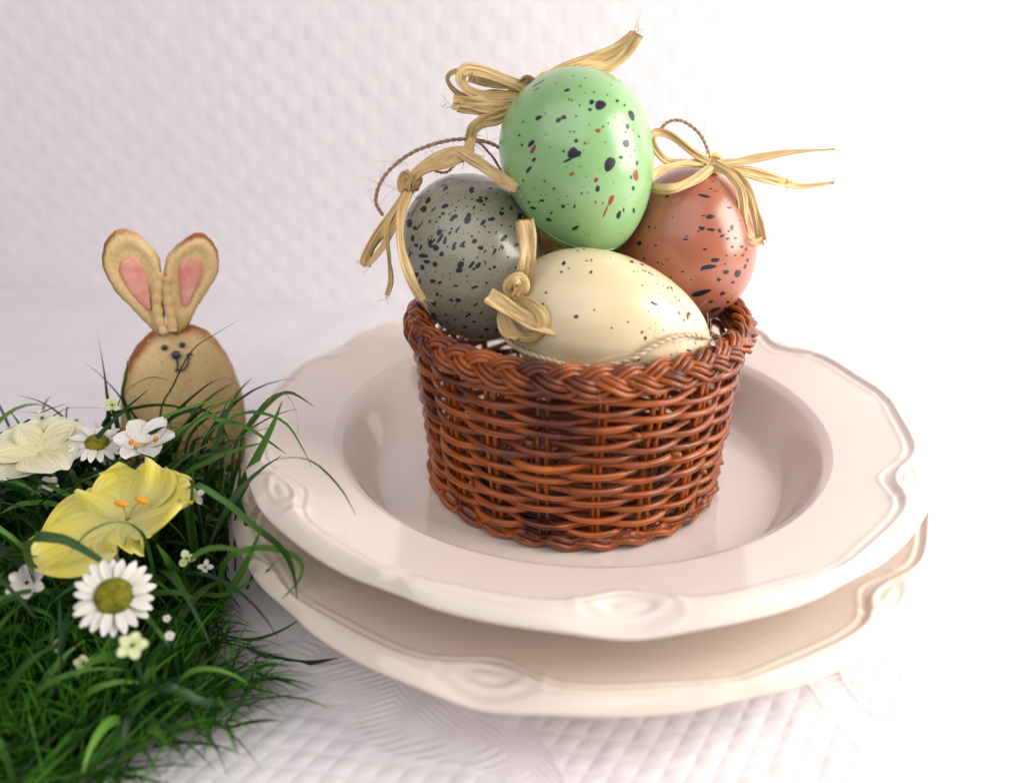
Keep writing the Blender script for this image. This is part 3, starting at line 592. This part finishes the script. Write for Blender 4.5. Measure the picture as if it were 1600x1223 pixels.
cstrip([(811, 462, -3.4), (818, 440, -3.6), (823, 410, -3.7), (824, 378, -3.5), (819, 344, -3.2)], 0.52, 41, -0.4, 0.15)
cstrip([(806, 466, -3.5), (796, 452, -3.7), (800, 438, -3.9), (812, 434, -3.9), (818, 446, -3.9), (810, 462, -3.8)], 0.40, 43, 0.4)
cstrip([(763, 461, -3.9), (790, 478, -4.1), (820, 496, -4.35), (848, 508, -4.5), (870, 515, -4.5)], 0.48, 44, 0.15)
cstrip([(800, 470, -3.6), (828, 474, -4.2), (848, 494, -4.5), (846, 516, -4.5), (824, 528, -4.4), (802, 518, -4.1), (788, 494, -3.9), (798, 474, -3.6)], 0.34, 45, 0.6)
cstrip([(796, 472, -3.6), (784, 492, -3.7), (790, 516, -4.0), (812, 528, -4.3)], 0.34, 46, 0.5)
cstrip([(805, 468, -3.5), (835, 482, -4.3), (842, 505, -4.45), (828, 518, -4.45)], 0.24, 47, 0.4)
pth = spline([on(790, 505, 0.14), on(800, 530, 0.13), on(825, 546, 0.12), on(860, 558, 0.12), on(895, 567, 0.11), on(940, 569, 0.11), on(985, 558, 0.11), on(1015, 540, 0.11), on(1045, 527, 0.11), on(1075, 523, 0.12), on(1092, 526, 0.14), P(1110, 530, -2.6)], 150)
twine(c_, pth, 0.085, M['twine_pale'], fuzz=130, fl=0.75, seed=12)

# yellow egg deep in the heap
qE = Egg(P(892, 404, 3.0), (0.2, 0.1, 1), 2.5, 2.0, 0.06)
q_ = egg_thing('speckled_egg', 'yellow egg with red dots glimpsed through the gap behind the cream egg', qE, M['yellow_shell'])
speckles(q_, qE, [(890,375,3,3),(875,385,3,2),(900,388,2,3)], (0, 0), 1, M['red_paint'], (60, 0.05, 0.11, 1, np.array([0, 0, 1.0]), None))

# ------------------------------------------------------------------ baked dough bunny
BB = PZ(285, 742, 0.0); BN = nz(np.array([CAM[0] - BB[0], CAM[1] - BB[1], 0])); BU = np.array([0, 0, 1.0]); BR = np.cross(BU, BN)
bun = thing('dough_bunny', 'baked salt dough bunny with pink inner ears standing behind the grass', 'bunny figurine', BB)
def onplane(px, py, off=0.0):
    d = ray(px, py); o0 = BB + BN * off; return CAM + d * (((o0 - CAM) @ BN) / (d @ BN))
def pillow(outline, front, back, center=None, n=110, lvl=16, pw=2.6, dish=0.0, off=0.0, wob=0.0, seed=0, toast=1.0):
    rg = np.random.default_rng(seed)
    c2 = np.array([[(q - BB) @ BR, (q - BB) @ BU] for q in (onplane(*p, off) for p in outline)])
    pc = spline(np.vstack([c2, c2[:1]]), n + 1)[:-1]
    cc = pc.mean(0) if center is None else np.array([(onplane(*center, off) - BB) @ BR, (onplane(*center, off) - BB) @ BU])
    wv = 1 + wob * (np.sin(np.arange(n) * 0.55 + rg.uniform(0, 6)) + np.sin(np.arange(n) * 1.3))
    V, A = [], []
    ks = np.concatenate([np.sin(np.linspace(0.02, pi / 2, lvl)), np.sin(np.linspace(pi / 2, 0.02, lvl))[1:]])
    for j, k in enumerate(ks):
        fr = j < lvl; h = (1 - k ** pw) ** (1 / pw)
        z = front * h - (dish * sm((0.78 - k) / 0.3) if fr else 0) if fr else -back * h
        q = cc + (pc - cc) * k * (1 + (wv - 1) * k ** 6)[:, None]
        V.append(BB + BN * (off + z) + q[:, :1] * BR + q[:, 1:] * BU)
        A.append(np.full(n, toast * (sm((k - 0.86) / 0.13) if fr else 1.0)) * np.clip(0.75 + 0.5 * np.sin(np.arange(n) * 2 * pi / n * 2 + seed), 0.25, 1.1))
    nl = len(ks); V = np.array(V).reshape(-1, 3); F = gridF(nl, n, True)
    return V, F[:, ::-1].copy() if False else F, np.array(A).ravel()
body = [(268,507),(300,507),(326,519),(346,540),(363,570),(376,605),(383,640),(385,680),(380,712),(362,734),(330,744),(285,746),(240,744),(208,734),(194,712),(189,680),(188,632),(192,592),(202,560),(219,534),(242,514)]
V, F, A = pillow(body, 0.85, 0.5, center=(285, 620), n=140, lvl=20, pw=2.3, wob=0.004, seed=2); part('body', V, F, M['dough'], bun, attr={'toast': A})
earL = [(178,362),(195,358),(216,366),(236,384),(249,404),(253,430),(255,465),(258,500),(256,522),(244,520),(228,504),(205,480),(182,456),(166,430),(159,405),(164,380)]
V, F, A = pillow(earL, 0.36, 0.3, center=(208, 420), pw=4, dish=0.16, off=0.25, wob=0.008, seed=3); part('ear', V, F, M['dough'], bun, attr={'toast': A})
earR = [(262,398),(280,381),(300,367),(320,366),(335,382),(342,405),(338,430),(322,456),(305,484),(293,508),(280,520),(268,516),(262,490),(258,460),(256,425)]
V, F, A = pillow(earR, 0.36, 0.3, center=(298, 420), pw=4, dish=0.16, off=0.3, wob=0.010, seed=5); part('ear', V, F, M['dough'], bun, attr={'toast': A})
pinkL = [(190,408),(205,401),(218,407),(226,425),(232,450),(236,474),(234,486),(222,478),(206,460),(194,438),(188,420)]
V, F, A = pillow(pinkL, 0.10, 0.05, pw=2.5, off=0.50, wob=0.02, seed=7, n=60, lvl=9); part('inner_ear', V, F, M['pink'], bun)
pinkR = [(282,416),(296,406),(310,406),(316,416),(312,436),(302,456),(294,474),(288,480),(284,466),(281,440)]
V, F, A = pillow(pinkR, 0.10, 0.05, pw=2.5, off=0.55, wob=0.02, seed=8, n=60, lvl=9); part('inner_ear', V, F, M['pink'], bun)
p = spline([onplane(*q, oo) for *q, oo in ((251,425,.5),(247,450,.55),(246,480,.6),(251,505,.75),(258,522,.9))], 40)
V, F = tube(p, np.interp(np.linspace(0, 1, 40), [0, .3, 1], [.12, .19, .16]) * (1 + 0.1 * np.sin(np.arange(40) * 0.9)), 10); part('dough_roll', V, F, M['dough'], bun, attr={'toast': np.full(len(V), 0.12)})
p = spline([onplane(*q, oo) for *q, oo in ((262,432,.55),(261,460,.6),(266,490,.72),(270,518,.9))], 40)
V, F = tube(p, 0.17 * (1 + 0.08 * np.sin(np.arange(40) * 0.8)), 10); part('dough_roll', V, F, M['dough'], bun, attr={'toast': np.full(len(V), 0.2)})
def bodyfront(px, py):                                                   # point on the domed face
    k = np.linalg.norm((np.array([px, py]) - (285, 620)) / np.array([98, 118])); return onplane(px, py, 0.85 * (1 - min(k, .98) ** 2.3) ** (1 / 2.3))
def ball(c, r, flat=0.6):
    n, m = 10, 16; th = np.linspace(0.01, pi - 0.01, n); ph = np.linspace(0, 2 * pi, m, endpoint=False)
    V = c + r * (BR * (np.sin(th)[:, None] * np.cos(ph))[..., None] + BU * (np.sin(th)[:, None] * np.sin(ph))[..., None] + flat * BN * (np.cos(th)[:, None] + 0 * ph)[..., None])
    return V.reshape(-1, 3), gridF(n, m, True)
for q in ((257, 543), (285, 539)): V, F = ball(bodyfront(*q), 0.115); part('eye', V, F, M['bead'], bun)
V, F = ball(bodyfront(275, 554) + BN * 0.04, 0.175, 0.8); part('nose', V, F, M['bead'], bun)
for k, pts_ in enumerate(([(276,560),(278,570),(276,578),(273,579)], [(276,578),(285,578),(292,570),(295,558),(294,552)], [(291,555),(296,553),(301,553)])):
    V, F = tube(spline([bodyfront(*q) + BN * 0.012 for q in pts_], 20), 0.036, 6); part('mouth_line', V, F, M['ink'], bun)

# ------------------------------------------------------------------ artificial grass
gr = thing('grass_clump', 'dense clump of artificial green grass left of the plates', 'artificial grass', (-16.5, -4.5, 0))
def bladeV(p, wd, fold=0.25, seed=0):
    n = len(p); T_ = nz(np.gradient(p, axis=0)); s = np.linspace(0, 1, n)
    rg = np.random.default_rng(seed); side = np.array([rg.normal(), rg.normal(), 0.2]); side = side / np.linalg.norm(side)
    W = nz(np.cross(T_, np.array([0, 0, 1.0]) * 0.6 + 0.8 * side)); 
    for i in range(1, n):
        if W[i] @ W[i - 1] < 0: W[i] *= -1
    N_ = nz(np.cross(W, T_)); a = (rg.uniform(-0.6, 0.6) + rg.uniform(-0.8, 0.8) * s)[:, None]; W, N_ = W * np.cos(a) + N_ * np.sin(a), N_ * np.cos(a) - W * np.sin(a)
    w_ = wd * 0.5 * np.minimum(1, 0.7 + s * 1.2) * np.clip((1 - s) / 0.45, 0.04, 1) ** 0.7
    L = p + W * w_[:, None] + N_ * (fold * w_)[:, None]; R_ = p - W * w_[:, None] + N_ * (fold * w_)[:, None]
    return np.stack([L, p, R_], 1).reshape(-1, 3), gridF(n, 3)
hand = [  # (points in the photo, depth y start, depth y end, width)
 ([(170,690),(168,640),(160,570),(152,518)], 1.0, 0.2, .26, 1), ([(232,690),(190,625),(155,585),(125,561)], 0.6, -0.2, .2, 1),
 ([(205,665),(192,620),(197,590),(199,562)], 0.4, 0.2, .16, 0), ([(250,655),(272,600),(300,548),(340,520),(373,500)], 0.3, 0.2, .07, 1),
 ([(185,650),(200,610),(235,590),(262,594)], 0.5, 0, .13, 1), ([(365,710),(395,660),(430,622),(452,613),(472,622),(490,635)], -2, -3.5, .17, 0),
 ([(375,700),(405,640),(438,614),(458,632),(466,665),(463,682)], -2.5, -4, .09, 0), ([(330,840),(368,782),(402,715),(425,668),(441,627)], -4.0, -5.0, .34, 0),
 ([(320,695),(360,655),(400,644),(445,660),(470,695),(487,729)], -2, -5, .12, 0), ([(370,800),(400,742),(435,718),(485,720),(530,760),(556,804)], -4.5, -7.0, .13, 1),
 ([(310,662),(350,658),(390,670),(425,693),(447,709)], -1.5, -4.5, .16, 0), ([(300,700),(340,684),(397,682)], -2, -3.5, .14, 0),
 ([(295,770),(340,778),(395,822),(440,858),(458,895),(465,946)], -6.0, -8.8, .3, 0), ([(350,880),(400,856),(450,864),(472,881),(466,908),(440,935)], -6.5, -8.6, .2, 0),
 ([(325,965),(365,915),(390,870),(411,820)], -7, -7.5, .24, 0), ([(330,1005),(322,930),(308,860),(301,800),(302,735)], -6.5, -6.2, .36, 0),
 ([(335,1010),(300,930),(268,882),(245,850)], -7, -7.6, .34, 0), ([(125,690),(95,650),(60,627),(24,617)], 0, -0.5, .22, 1),
 ([(112,690),(100,668),(70,648),(30,643)], 0, -0.4, .13, 1), ([(130,690),(105,669),(75,669),(15,678)], -1, -2, .2, 1), ([(60,690),(95,643),(135,637),(185,640)], -0.6, 0, .14, 1),
 ([(232,862),(212,825),(180,816),(140,830),(108,866)], -8.2, -9.2, .13, 0), ([(90,760),(130,710),(180,655),(230,610)], -3, -3, .26, 1),
 ([(220,745),(265,700),(310,655),(345,632),(375,622)], -3.6, -3.8, .3, 0), ([(215,725),(225,690),(255,668),(285,672),(300,684)], -2.6, -2.8, .22, 1),
 ([(180,730),(205,690),(250,655),(310,632),(360,620)], -2.2, -2.0, .2, 0), ([(385,1010),(425,1026),(475,1035),(528,1028)], -8.0, -8.6, .2, 1),
 ([(255,1075),(310,1095),(360,1100),(405,1097)], -11.5, -11, .24, 1), ([(330,990),(390,1000),(440,985),(478,960)], -8, -8, .16, 0), ([(300,930),(350,930),(400,905),(440,870)], -7, -7.5, .2, 0),
 ([(240,700),(270,650),(320,605),(352,590),(372,602)], -0.8, -1, .12, 1), ([(350,700),(350,640),(378,606),(405,594)], 0.2, -0.3, .06, 1), ([(290,700),(330,650),(390,640),(440,655)], -1, -3, .12, 0),
 ([(280,760),(330,720),(380,700),(420,690)], -4, -5, .22, 0), ([(250,680),(300,640),(340,655),(362,700)], -0.8, -1.2, .15, 1), ([(160,668),(220,636),(290,640),(340,690)], 0, -0.6, .14, 1),
 ([(60,800),(110,765),(160,740),(215,735)], -5, -5, .3, 0), ([(40,860),(90,840),(150,870),(200,905)], -8.5, -9, .3, 1), ([(70,740),(110,720),(160,700),(200,690)], -2.5, -3, .22, 1),
 ([(400,880),(385,820),(372,770),(380,720)], -5.5, -4.5, .2, 1), ([(360,860),(350,800),(345,740),(360,680)], -4.5, -3.5, .26, 0), ([(300,870),(330,810),(350,760),(352,700)], -5, -4.5, .3, 0),
]
blades = []
for i, (pts_, y0, y1, wd, dk) in enumerate(hand):
    yy = np.linspace(y0, y1, len(pts_)); p3 = [P(*q, a) for q, a in zip(pts_, yy)]
    root = p3[0].copy(); root[2] = 0.15; root[:2] += (np.array([-16.5, -4.0]) - root[:2]) * 0.08
    pth = [root] + p3 if p3[0][2] > 0.6 else p3
    V, F = bladeV(spline(pth, 22), wd, 0.3, i); blades.append((V, F, dk))
def arc_blade(base, az_, L, el0, bend, n):
    el = el0 - bend * np.linspace(0, 1, n) ** 1.4; ds = L / (n - 1)
    d = np.stack([np.cos(el) * cos(az_), np.cos(el) * sin(az_), np.sin(el)], -1); p = base + np.vstack([[0, 0, 0], np.cumsum(d[:-1] * ds, 0)])
    p[:, 2] = np.maximum(p[:, 2], 0.06); return p
def clear(p):                                                            # keeps blades out of the plates, the bunny and the lens
    rr = np.hypot(p[:, 0], p[:, 1]); 
    if ((rr < 12.7) & (p[:, 2] < 2.6)).any() or ((rr < 11.9) & (p[:, 2] < 4.6)).any(): return False
    q = p - BB; 
    if ((np.abs(q @ BN) < 1.0) & (np.abs(q @ BR) < 2.9) & (p[:, 2] < 6.8)).any(): return False
    return True
ZONES = [((185, 800), (135, 80), 3.4), ((178, 931), (66, 62), 3.2), ((275, 550), (70, 48), 6.0), ((250, 440), (110, 95), 7.0), ((207, 1008), (34, 34), 3.0), ((225, 694), (26, 14), 3.8), ((62, 705), (60, 34), 3.8)]
def shields(p):                                                          # True when a blade would bury a bloom
    q = p - CAM; t = q @ FW; x = 800 + FPX * (q @ RT) / t; y_ = 611.5 - FPX * (q @ UP) / t
    for (cx_, cy_), (ax_, ay_), zf in ZONES:
        tz = (PZ(cx_, cy_, zf) - CAM) @ FW
        if ((((x - cx_) / ax_) ** 2 + ((y_ - cy_) / ay_) ** 2 < 1) & (t < tz + 0.3)).any(): return True
    return False
n_long = 0; rgb = np.random.default_rng(77)
while n_long < 250:
    k = rgb.random()
    if k < 0.55: bx, by = rgb.uniform(-16.8, -12.4), rgb.uniform(-7.0, 1.2)
    elif k < 0.8: bx, by = rgb.uniform(-22, -15), rgb.uniform(-4, 1.2)
    else: bx, by = rgb.uniform(-20, -11.0), rgb.uniform(-12, -6)
    front = by < -7.5
    L = rgb.uniform(2.4, 4.2) if front else rgb.uniform(4.0, 8.0)
    az_ = rgb.uniform(0, 2 * pi) if rgb.random() < .45 else rgb.normal(-0.35, 0.7)
    p = arc_blade(np.array([bx, by, 0.1]), az_, L, radians(rgb.uniform(58, 88)), radians(rgb.uniform(50, 150)), 14)
    if not clear(p) or p[:, 2].max() > 5.6 or (by > -0.8 and p[:, 2].max() > 4.4): continue
    if shields(spline(p, 40)): continue
    V, F = bladeV(p, rgb.uniform(0.10, 0.20) if by > -1 else rgb.uniform(0.14, 0.34), 0.3, 1000 + n_long); blades.append((V, F, rgb.random() < 0.35)); n_long += 1
for V, F, dk in blades: part('blade', V, F, M['blade_dark'] if dk else M['blade_green'], gr)
pcs, tone = [], []
rgs = np.random.default_rng(5); cnt = 0
while cnt < 9000:
    bx, by = rgs.uniform(-30, -7.0), rgs.uniform(-19, 2.0)
    lim = -11.6 if by > -8 else (-9.6 + (-8 - by) * -0.15 if by > -11 else -11.2 - (-11 - by) * 0.75)
    if bx > lim or np.hypot(bx, by) < 12.9 or ((bx + 17.5) / 10.0) ** 2 + ((by + 6.5) / (9.6 + 0.7 * sin(bx * 1.7))) ** 2 > 1: continue
    L = rgs.uniform(1.0, 2.5) * (1.15 if by < -8 else 1.0); az_ = rgs.normal(-0.15, 0.9) if bx > -13 else rgs.uniform(0, 2 * pi)
    edge = bx > lim - 1.6
    p = arc_blade(np.array([bx, by, 0.02]), az_, L * (1.3 if edge else 1), radians(rgs.uniform(22, 50) if edge else rgs.uniform(40, 85)), radians(rgs.uniform(10, 75)), 6)
    if not clear(p): continue
    V, F = bladeV(p, rgs.uniform(0.05, 0.11), 0.25, cnt); pcs.append((V, F)); tone.append(np.full(len(V), rgs.random())); cnt += 1
V, F = join(pcs); part('short_grass', V, F, M['short'], gr, kind='stuff', attr={'tone': np.concatenate(tone)})
# dark mat the grass is rooted in
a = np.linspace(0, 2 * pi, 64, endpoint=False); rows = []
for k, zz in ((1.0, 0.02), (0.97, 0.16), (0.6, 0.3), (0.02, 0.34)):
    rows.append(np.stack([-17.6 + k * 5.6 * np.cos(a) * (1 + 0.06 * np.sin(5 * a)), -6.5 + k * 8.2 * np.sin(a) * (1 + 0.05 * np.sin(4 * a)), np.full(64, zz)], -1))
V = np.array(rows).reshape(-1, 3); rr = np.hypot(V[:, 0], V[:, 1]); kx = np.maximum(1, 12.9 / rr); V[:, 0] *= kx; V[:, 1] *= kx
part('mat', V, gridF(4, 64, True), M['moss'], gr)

# ------------------------------------------------------------------ flowers
def petal(c, e, nrm, L, Wd, prof, cup, lift, curl, ruf, seed, r0=0.0, nu=16, nv=13, rf=3):
    rg = np.random.default_rng(seed); u = np.linspace(0, 1, nu)[:, None]; v = np.linspace(-1, 1, nv)[None, :]
    sd = np.cross(nrm, e); wv = Wd * prof(u)
    tip = 1 - 0.10 * v ** 2 * u - 0.03 * ruf * np.sin(v * 7 + rg.uniform(0, 6)) * u
    x = r0 + L * u * tip; yv = wv * v
    z = lift * u * L + curl * L * u ** 2.2 + cup * wv * v ** 2 + ruf * u ** 2 * (0.5 * np.sin(v * rf + rg.uniform(0, 6)) + 0.3 * np.sin(v * rf * 2.2 + rg.uniform(0, 6)))
    z = z + 0.028 * Wd * np.sin(v * 11 + rg.uniform(0, 6)) * np.sin(pi * np.clip(u * 1.1, 0, 1)) + 0.03 * Wd * np.exp(-(v / 0.12) ** 2) * (1 - u)
    V = c + e * x[..., None] + sd * (yv + 0 * x)[..., None] + nrm * z[..., None]
    return V.reshape(-1, 3), gridF(nu, nv), np.broadcast_to(u, (nu, nv)).ravel(), np.broadcast_to(v, (nu, nv)).ravel() + seed * 2.3
broad = lambda u: np.sin(pi * np.clip(0.06 + 0.80 * u ** 0.8, 0, 1)) ** 0.75
narrow = lambda u: np.clip(np.sin(pi * np.clip(0.10 + 0.82 * u, 0, 1)), 0.05, 1) ** 0.5
def basis(nrm):
    nrm = nz(np.array(nrm, float)); e = nz(np.cross([0, 1, 0.2], nrm)); return nrm, e, np.cross(nrm, e)
def disc_dome(c, nrm, e, f, r, h):
    k = np.linspace(1, 0.02, 8); ph = np.linspace(0, 2 * pi, 24, endpoint=False)
    V = c + (e * np.cos(ph)[:, None] + f * np.sin(ph)[:, None])[None] * (r * k)[:, None, None] + nrm * (h * np.sqrt(np.maximum(1 - k ** 2, 0)))[:, None, None]
    return V.reshape(-1, 3), gridF(8, 24, True)
def stem(t, c, nrm, r=0.07):
    g0 = np.array([c[0] * 1.0 - 0.2, c[1] + 0.3, 0.1]); 
    V, F = tube(spline([c - nrm * 0.05, c - nrm * 0.9 * min(1, c[2] / 3), g0], 16), r, 6); part('stem', V, F, M['blade_dark'], t)
def flower(name, label, cat, c, nrm, petals, L, Wd, mt, prof, cup, lift, curl, ruf, r0, rot=0.0, disc=None, group=None, seed=0, angs=None, scales=None, rf=3, lifts=None):
    t = thing(name, label, cat, (c[0], c[1], 0), group); nrm, e, f = basis(nrm)
    for k in range(petals):
        a = rot + 2 * pi * k / petals if angs is None else radians(angs[k]); sc = 1 if scales is None else scales[k]
        rg = np.random.default_rng(seed * 100 + k); a += rg.normal() * 0.04; n2 = nz(nrm + (e * rg.normal() + f * rg.normal()) * 0.06)
        d = e * cos(a) + f * sin(a); d = nz(d - n2 * (d @ n2))
        V, F, A, AC = petal(c + nrm * (0.012 * (k % 3)), d, n2, L * sc * (1 + 0.06 * rg.normal()), Wd * sc, prof, cup, lift if lifts is None else lifts[k], curl, ruf, seed * 50 + k, r0, rf=rf)
        part('petal', V, F, M[mt], t, attr={'along': A, 'across': AC})
    if disc: V, F = disc_dome(c + nrm * 0.03, nrm, e, f, disc, disc * 0.45); part('disc', V, F, M['disc'], t)
    stem(t, c, nrm); return t, nrm, e, f
def to_cam(c, k=0.0): v = nz(CAM - c); return nz(v + np.array([0, 0, k]))
# big yellow bloom
yc = PZ(200, 812, 3.7)
fl, nn, e, f = flower('yellow_bloom', 'large ruffled yellow flower with two orange stamens in the grass', 'flower', yc, (-0.12, -0.22, 1.0), 5, 1.95, 1.40, 'yellow_petal', broad, 0.10, 0.20, -0.16, 0.55, 0.05, angs=(14, 82, 150, 212, 300), scales=(1.05, 1.0, 0.95, 1.3, 0.72), seed=3, lifts=(0.30, 0.34, 0.30, 0.22, 0.16), rf=5)
for q, k in (((190, 787), 1), ((222, 782), 2)):
    tip = PZ(*q, 4.4); V, F = tube(spline([yc + nn * 0.05, (yc + tip) / 2 + np.array([0, 0, .12]), tip], 12), 0.03, 6); part('filament', V, F, M['yellow_petal'], fl, attr={'along': np.full(len(V), 0.3)})
    d = nz(np.array([0.9 if k == 1 else 0.5, 0.0, -0.25])); V, F = tube(np.array([tip - d * .2, tip - d * .1, tip + d * .1, tip + d * .2]), [.04, .09, .09, .04], 8); part('stamen', V, F, M['stamen'], fl)
# white daisies
dc = PZ(178, 931, 3.6)
flower('white_daisy', 'white daisy with olive disc facing the viewer below the yellow flower', 'flower', dc, to_cam(dc, 0.1), 22, 0.60, 0.125, 'white_petal', narrow, 0.15, 0.10, -0.18, 0.02, 0.40, disc=0.48, group='white daisies in the grass', seed=4)
dc = PZ(152, 692, 4.3)
flower('white_daisy', 'white daisy seen from the side between the cream flower and the white crocus', 'flower', dc, (0.25, -0.25, 1), 18, 0.56, 0.12, 'white_petal', narrow, 0.15, 0.12, -0.2, 0.02, 0.34, disc=0.38, group='white daisies in the grass', seed=5)
dc = PZ(42, 910, 2.9)
flower('white_daisy', 'white flower bud at the far left edge below the yellow flower', 'flower', dc, to_cam(dc, 0.1), 6, 0.42, 0.17, 'white_petal', broad, 0.4, 1.1, -0.3, 0.02, 0.05, group='white daisies in the grass', seed=6)
# cream bloom at the left edge
cc = PZ(62, 708, 4.1)
flower('cream_bloom', 'pale cream flower with broad overlapping petals at the left edge', 'flower', cc, (0.1, -0.30, 1), 5, 1.55, 0.95, 'cream_petal', broad, 0.18, 0.28, -0.16, 0.14, 0.02, rot=0.5, seed=8)
# white crocus
wc = PZ(228, 694, 4.2)
fl, nn, e, f = flower('white_crocus', 'white cupped blossom with small orange stamens in front of the bunny', 'flower', wc, (0.15, -0.3, 1), 6, 0.92, 0.38, 'white_petal', broad, 0.25, 0.40, -0.08, 0.05, 0.02, rot=0.2, seed=9)
for q in ((205, 690), (213, 697), (243, 686)):
    tip = PZ(*q, 4.62); V, F = tube(np.array([wc, (wc + tip) / 2, tip]), 0.03, 5); part('filament', V, F, M['cream_petal'], fl, attr={'along': np.full(len(V), 0.3)})
    d = np.array([0.5, 0.1, 0.8]); V, F = tube(np.array([tip - d * .1, tip, tip + d * .1]), [.05, .085, .05], 8); part('stamen', V, F, M['stamen'], fl)
# tiny blossoms
tiny = [((207, 1008), 3.4, 0.40, 0.17, 'pale_lime_petal', 5, 'pale yellow five petalled blossom just below the facing daisy'),
        ((175, 633), 4.6, 0.32, 0.14, 'pale_lime_petal', 4, 'lime blossom hanging by the tall dark blade left of the bunny'),
        ((292, 872), 3.0, 0.28, 0.14, 'pale_lime_petal', 3, 'lime blossom right of the yellow flower'),
        ((321, 886), 2.6, 0.26, 0.09, 'white_petal', 4, 'small white blossom behind a broad blade beside the dinner plate'),
        ((265, 993), 2.8, 0.12, 0.08, 'white_petal', 5, 'tiny white bud right of the pale yellow blossom'),
        ((261, 966), 2.6, 0.10, 0.06, 'white_petal', 5, 'tiny white bud above another right of the facing daisy'),
        ((78, 757), 3.2, 0.34, 0.16, 'white_petal', 5, 'blurred white blossom under the cream flower'),
        ((66, 653), 4.4, 0.40, 0.13, 'white_petal', 5, 'white blossom behind the cream flower at the left'),
        ((130, 1036), 1.5, 0.26, 0.13, 'pale_lime_petal', 5, 'blurred lime blossom low in the foreground grass'),
        ((88, 1010), 1.3, 0.24, 0.12, 'white_petal', 5, 'blurred dull white blossom low at the left of the foreground grass'),
        ((306, 775), 3.9, 0.34, 0.12, 'white_petal', 4, 'white blossom at the right tip of the yellow flower')]
for k, (q, zz, L, Wd, mt, n, lab) in enumerate(tiny):
    c0 = PZ(*q, zz); t, nn, e, f = flower('small_blossom', lab, 'flower', c0, to_cam(c0, 0.35), n, L * 0.82, Wd * 0.82, mt, broad, 0.2, 0.2, -0.1, 0.03, 0.02, rot=0.3 + k, group='small blossoms scattered in the grass', seed=20 + k)
    V, F = disc_dome(c0 + nn * .02, nn, e, f, L * 0.16, L * 0.1); part('disc', V, F, M['disc'], t)
for o in bpy.data.objects:
    if 'org' in o.keys(): del o['org']
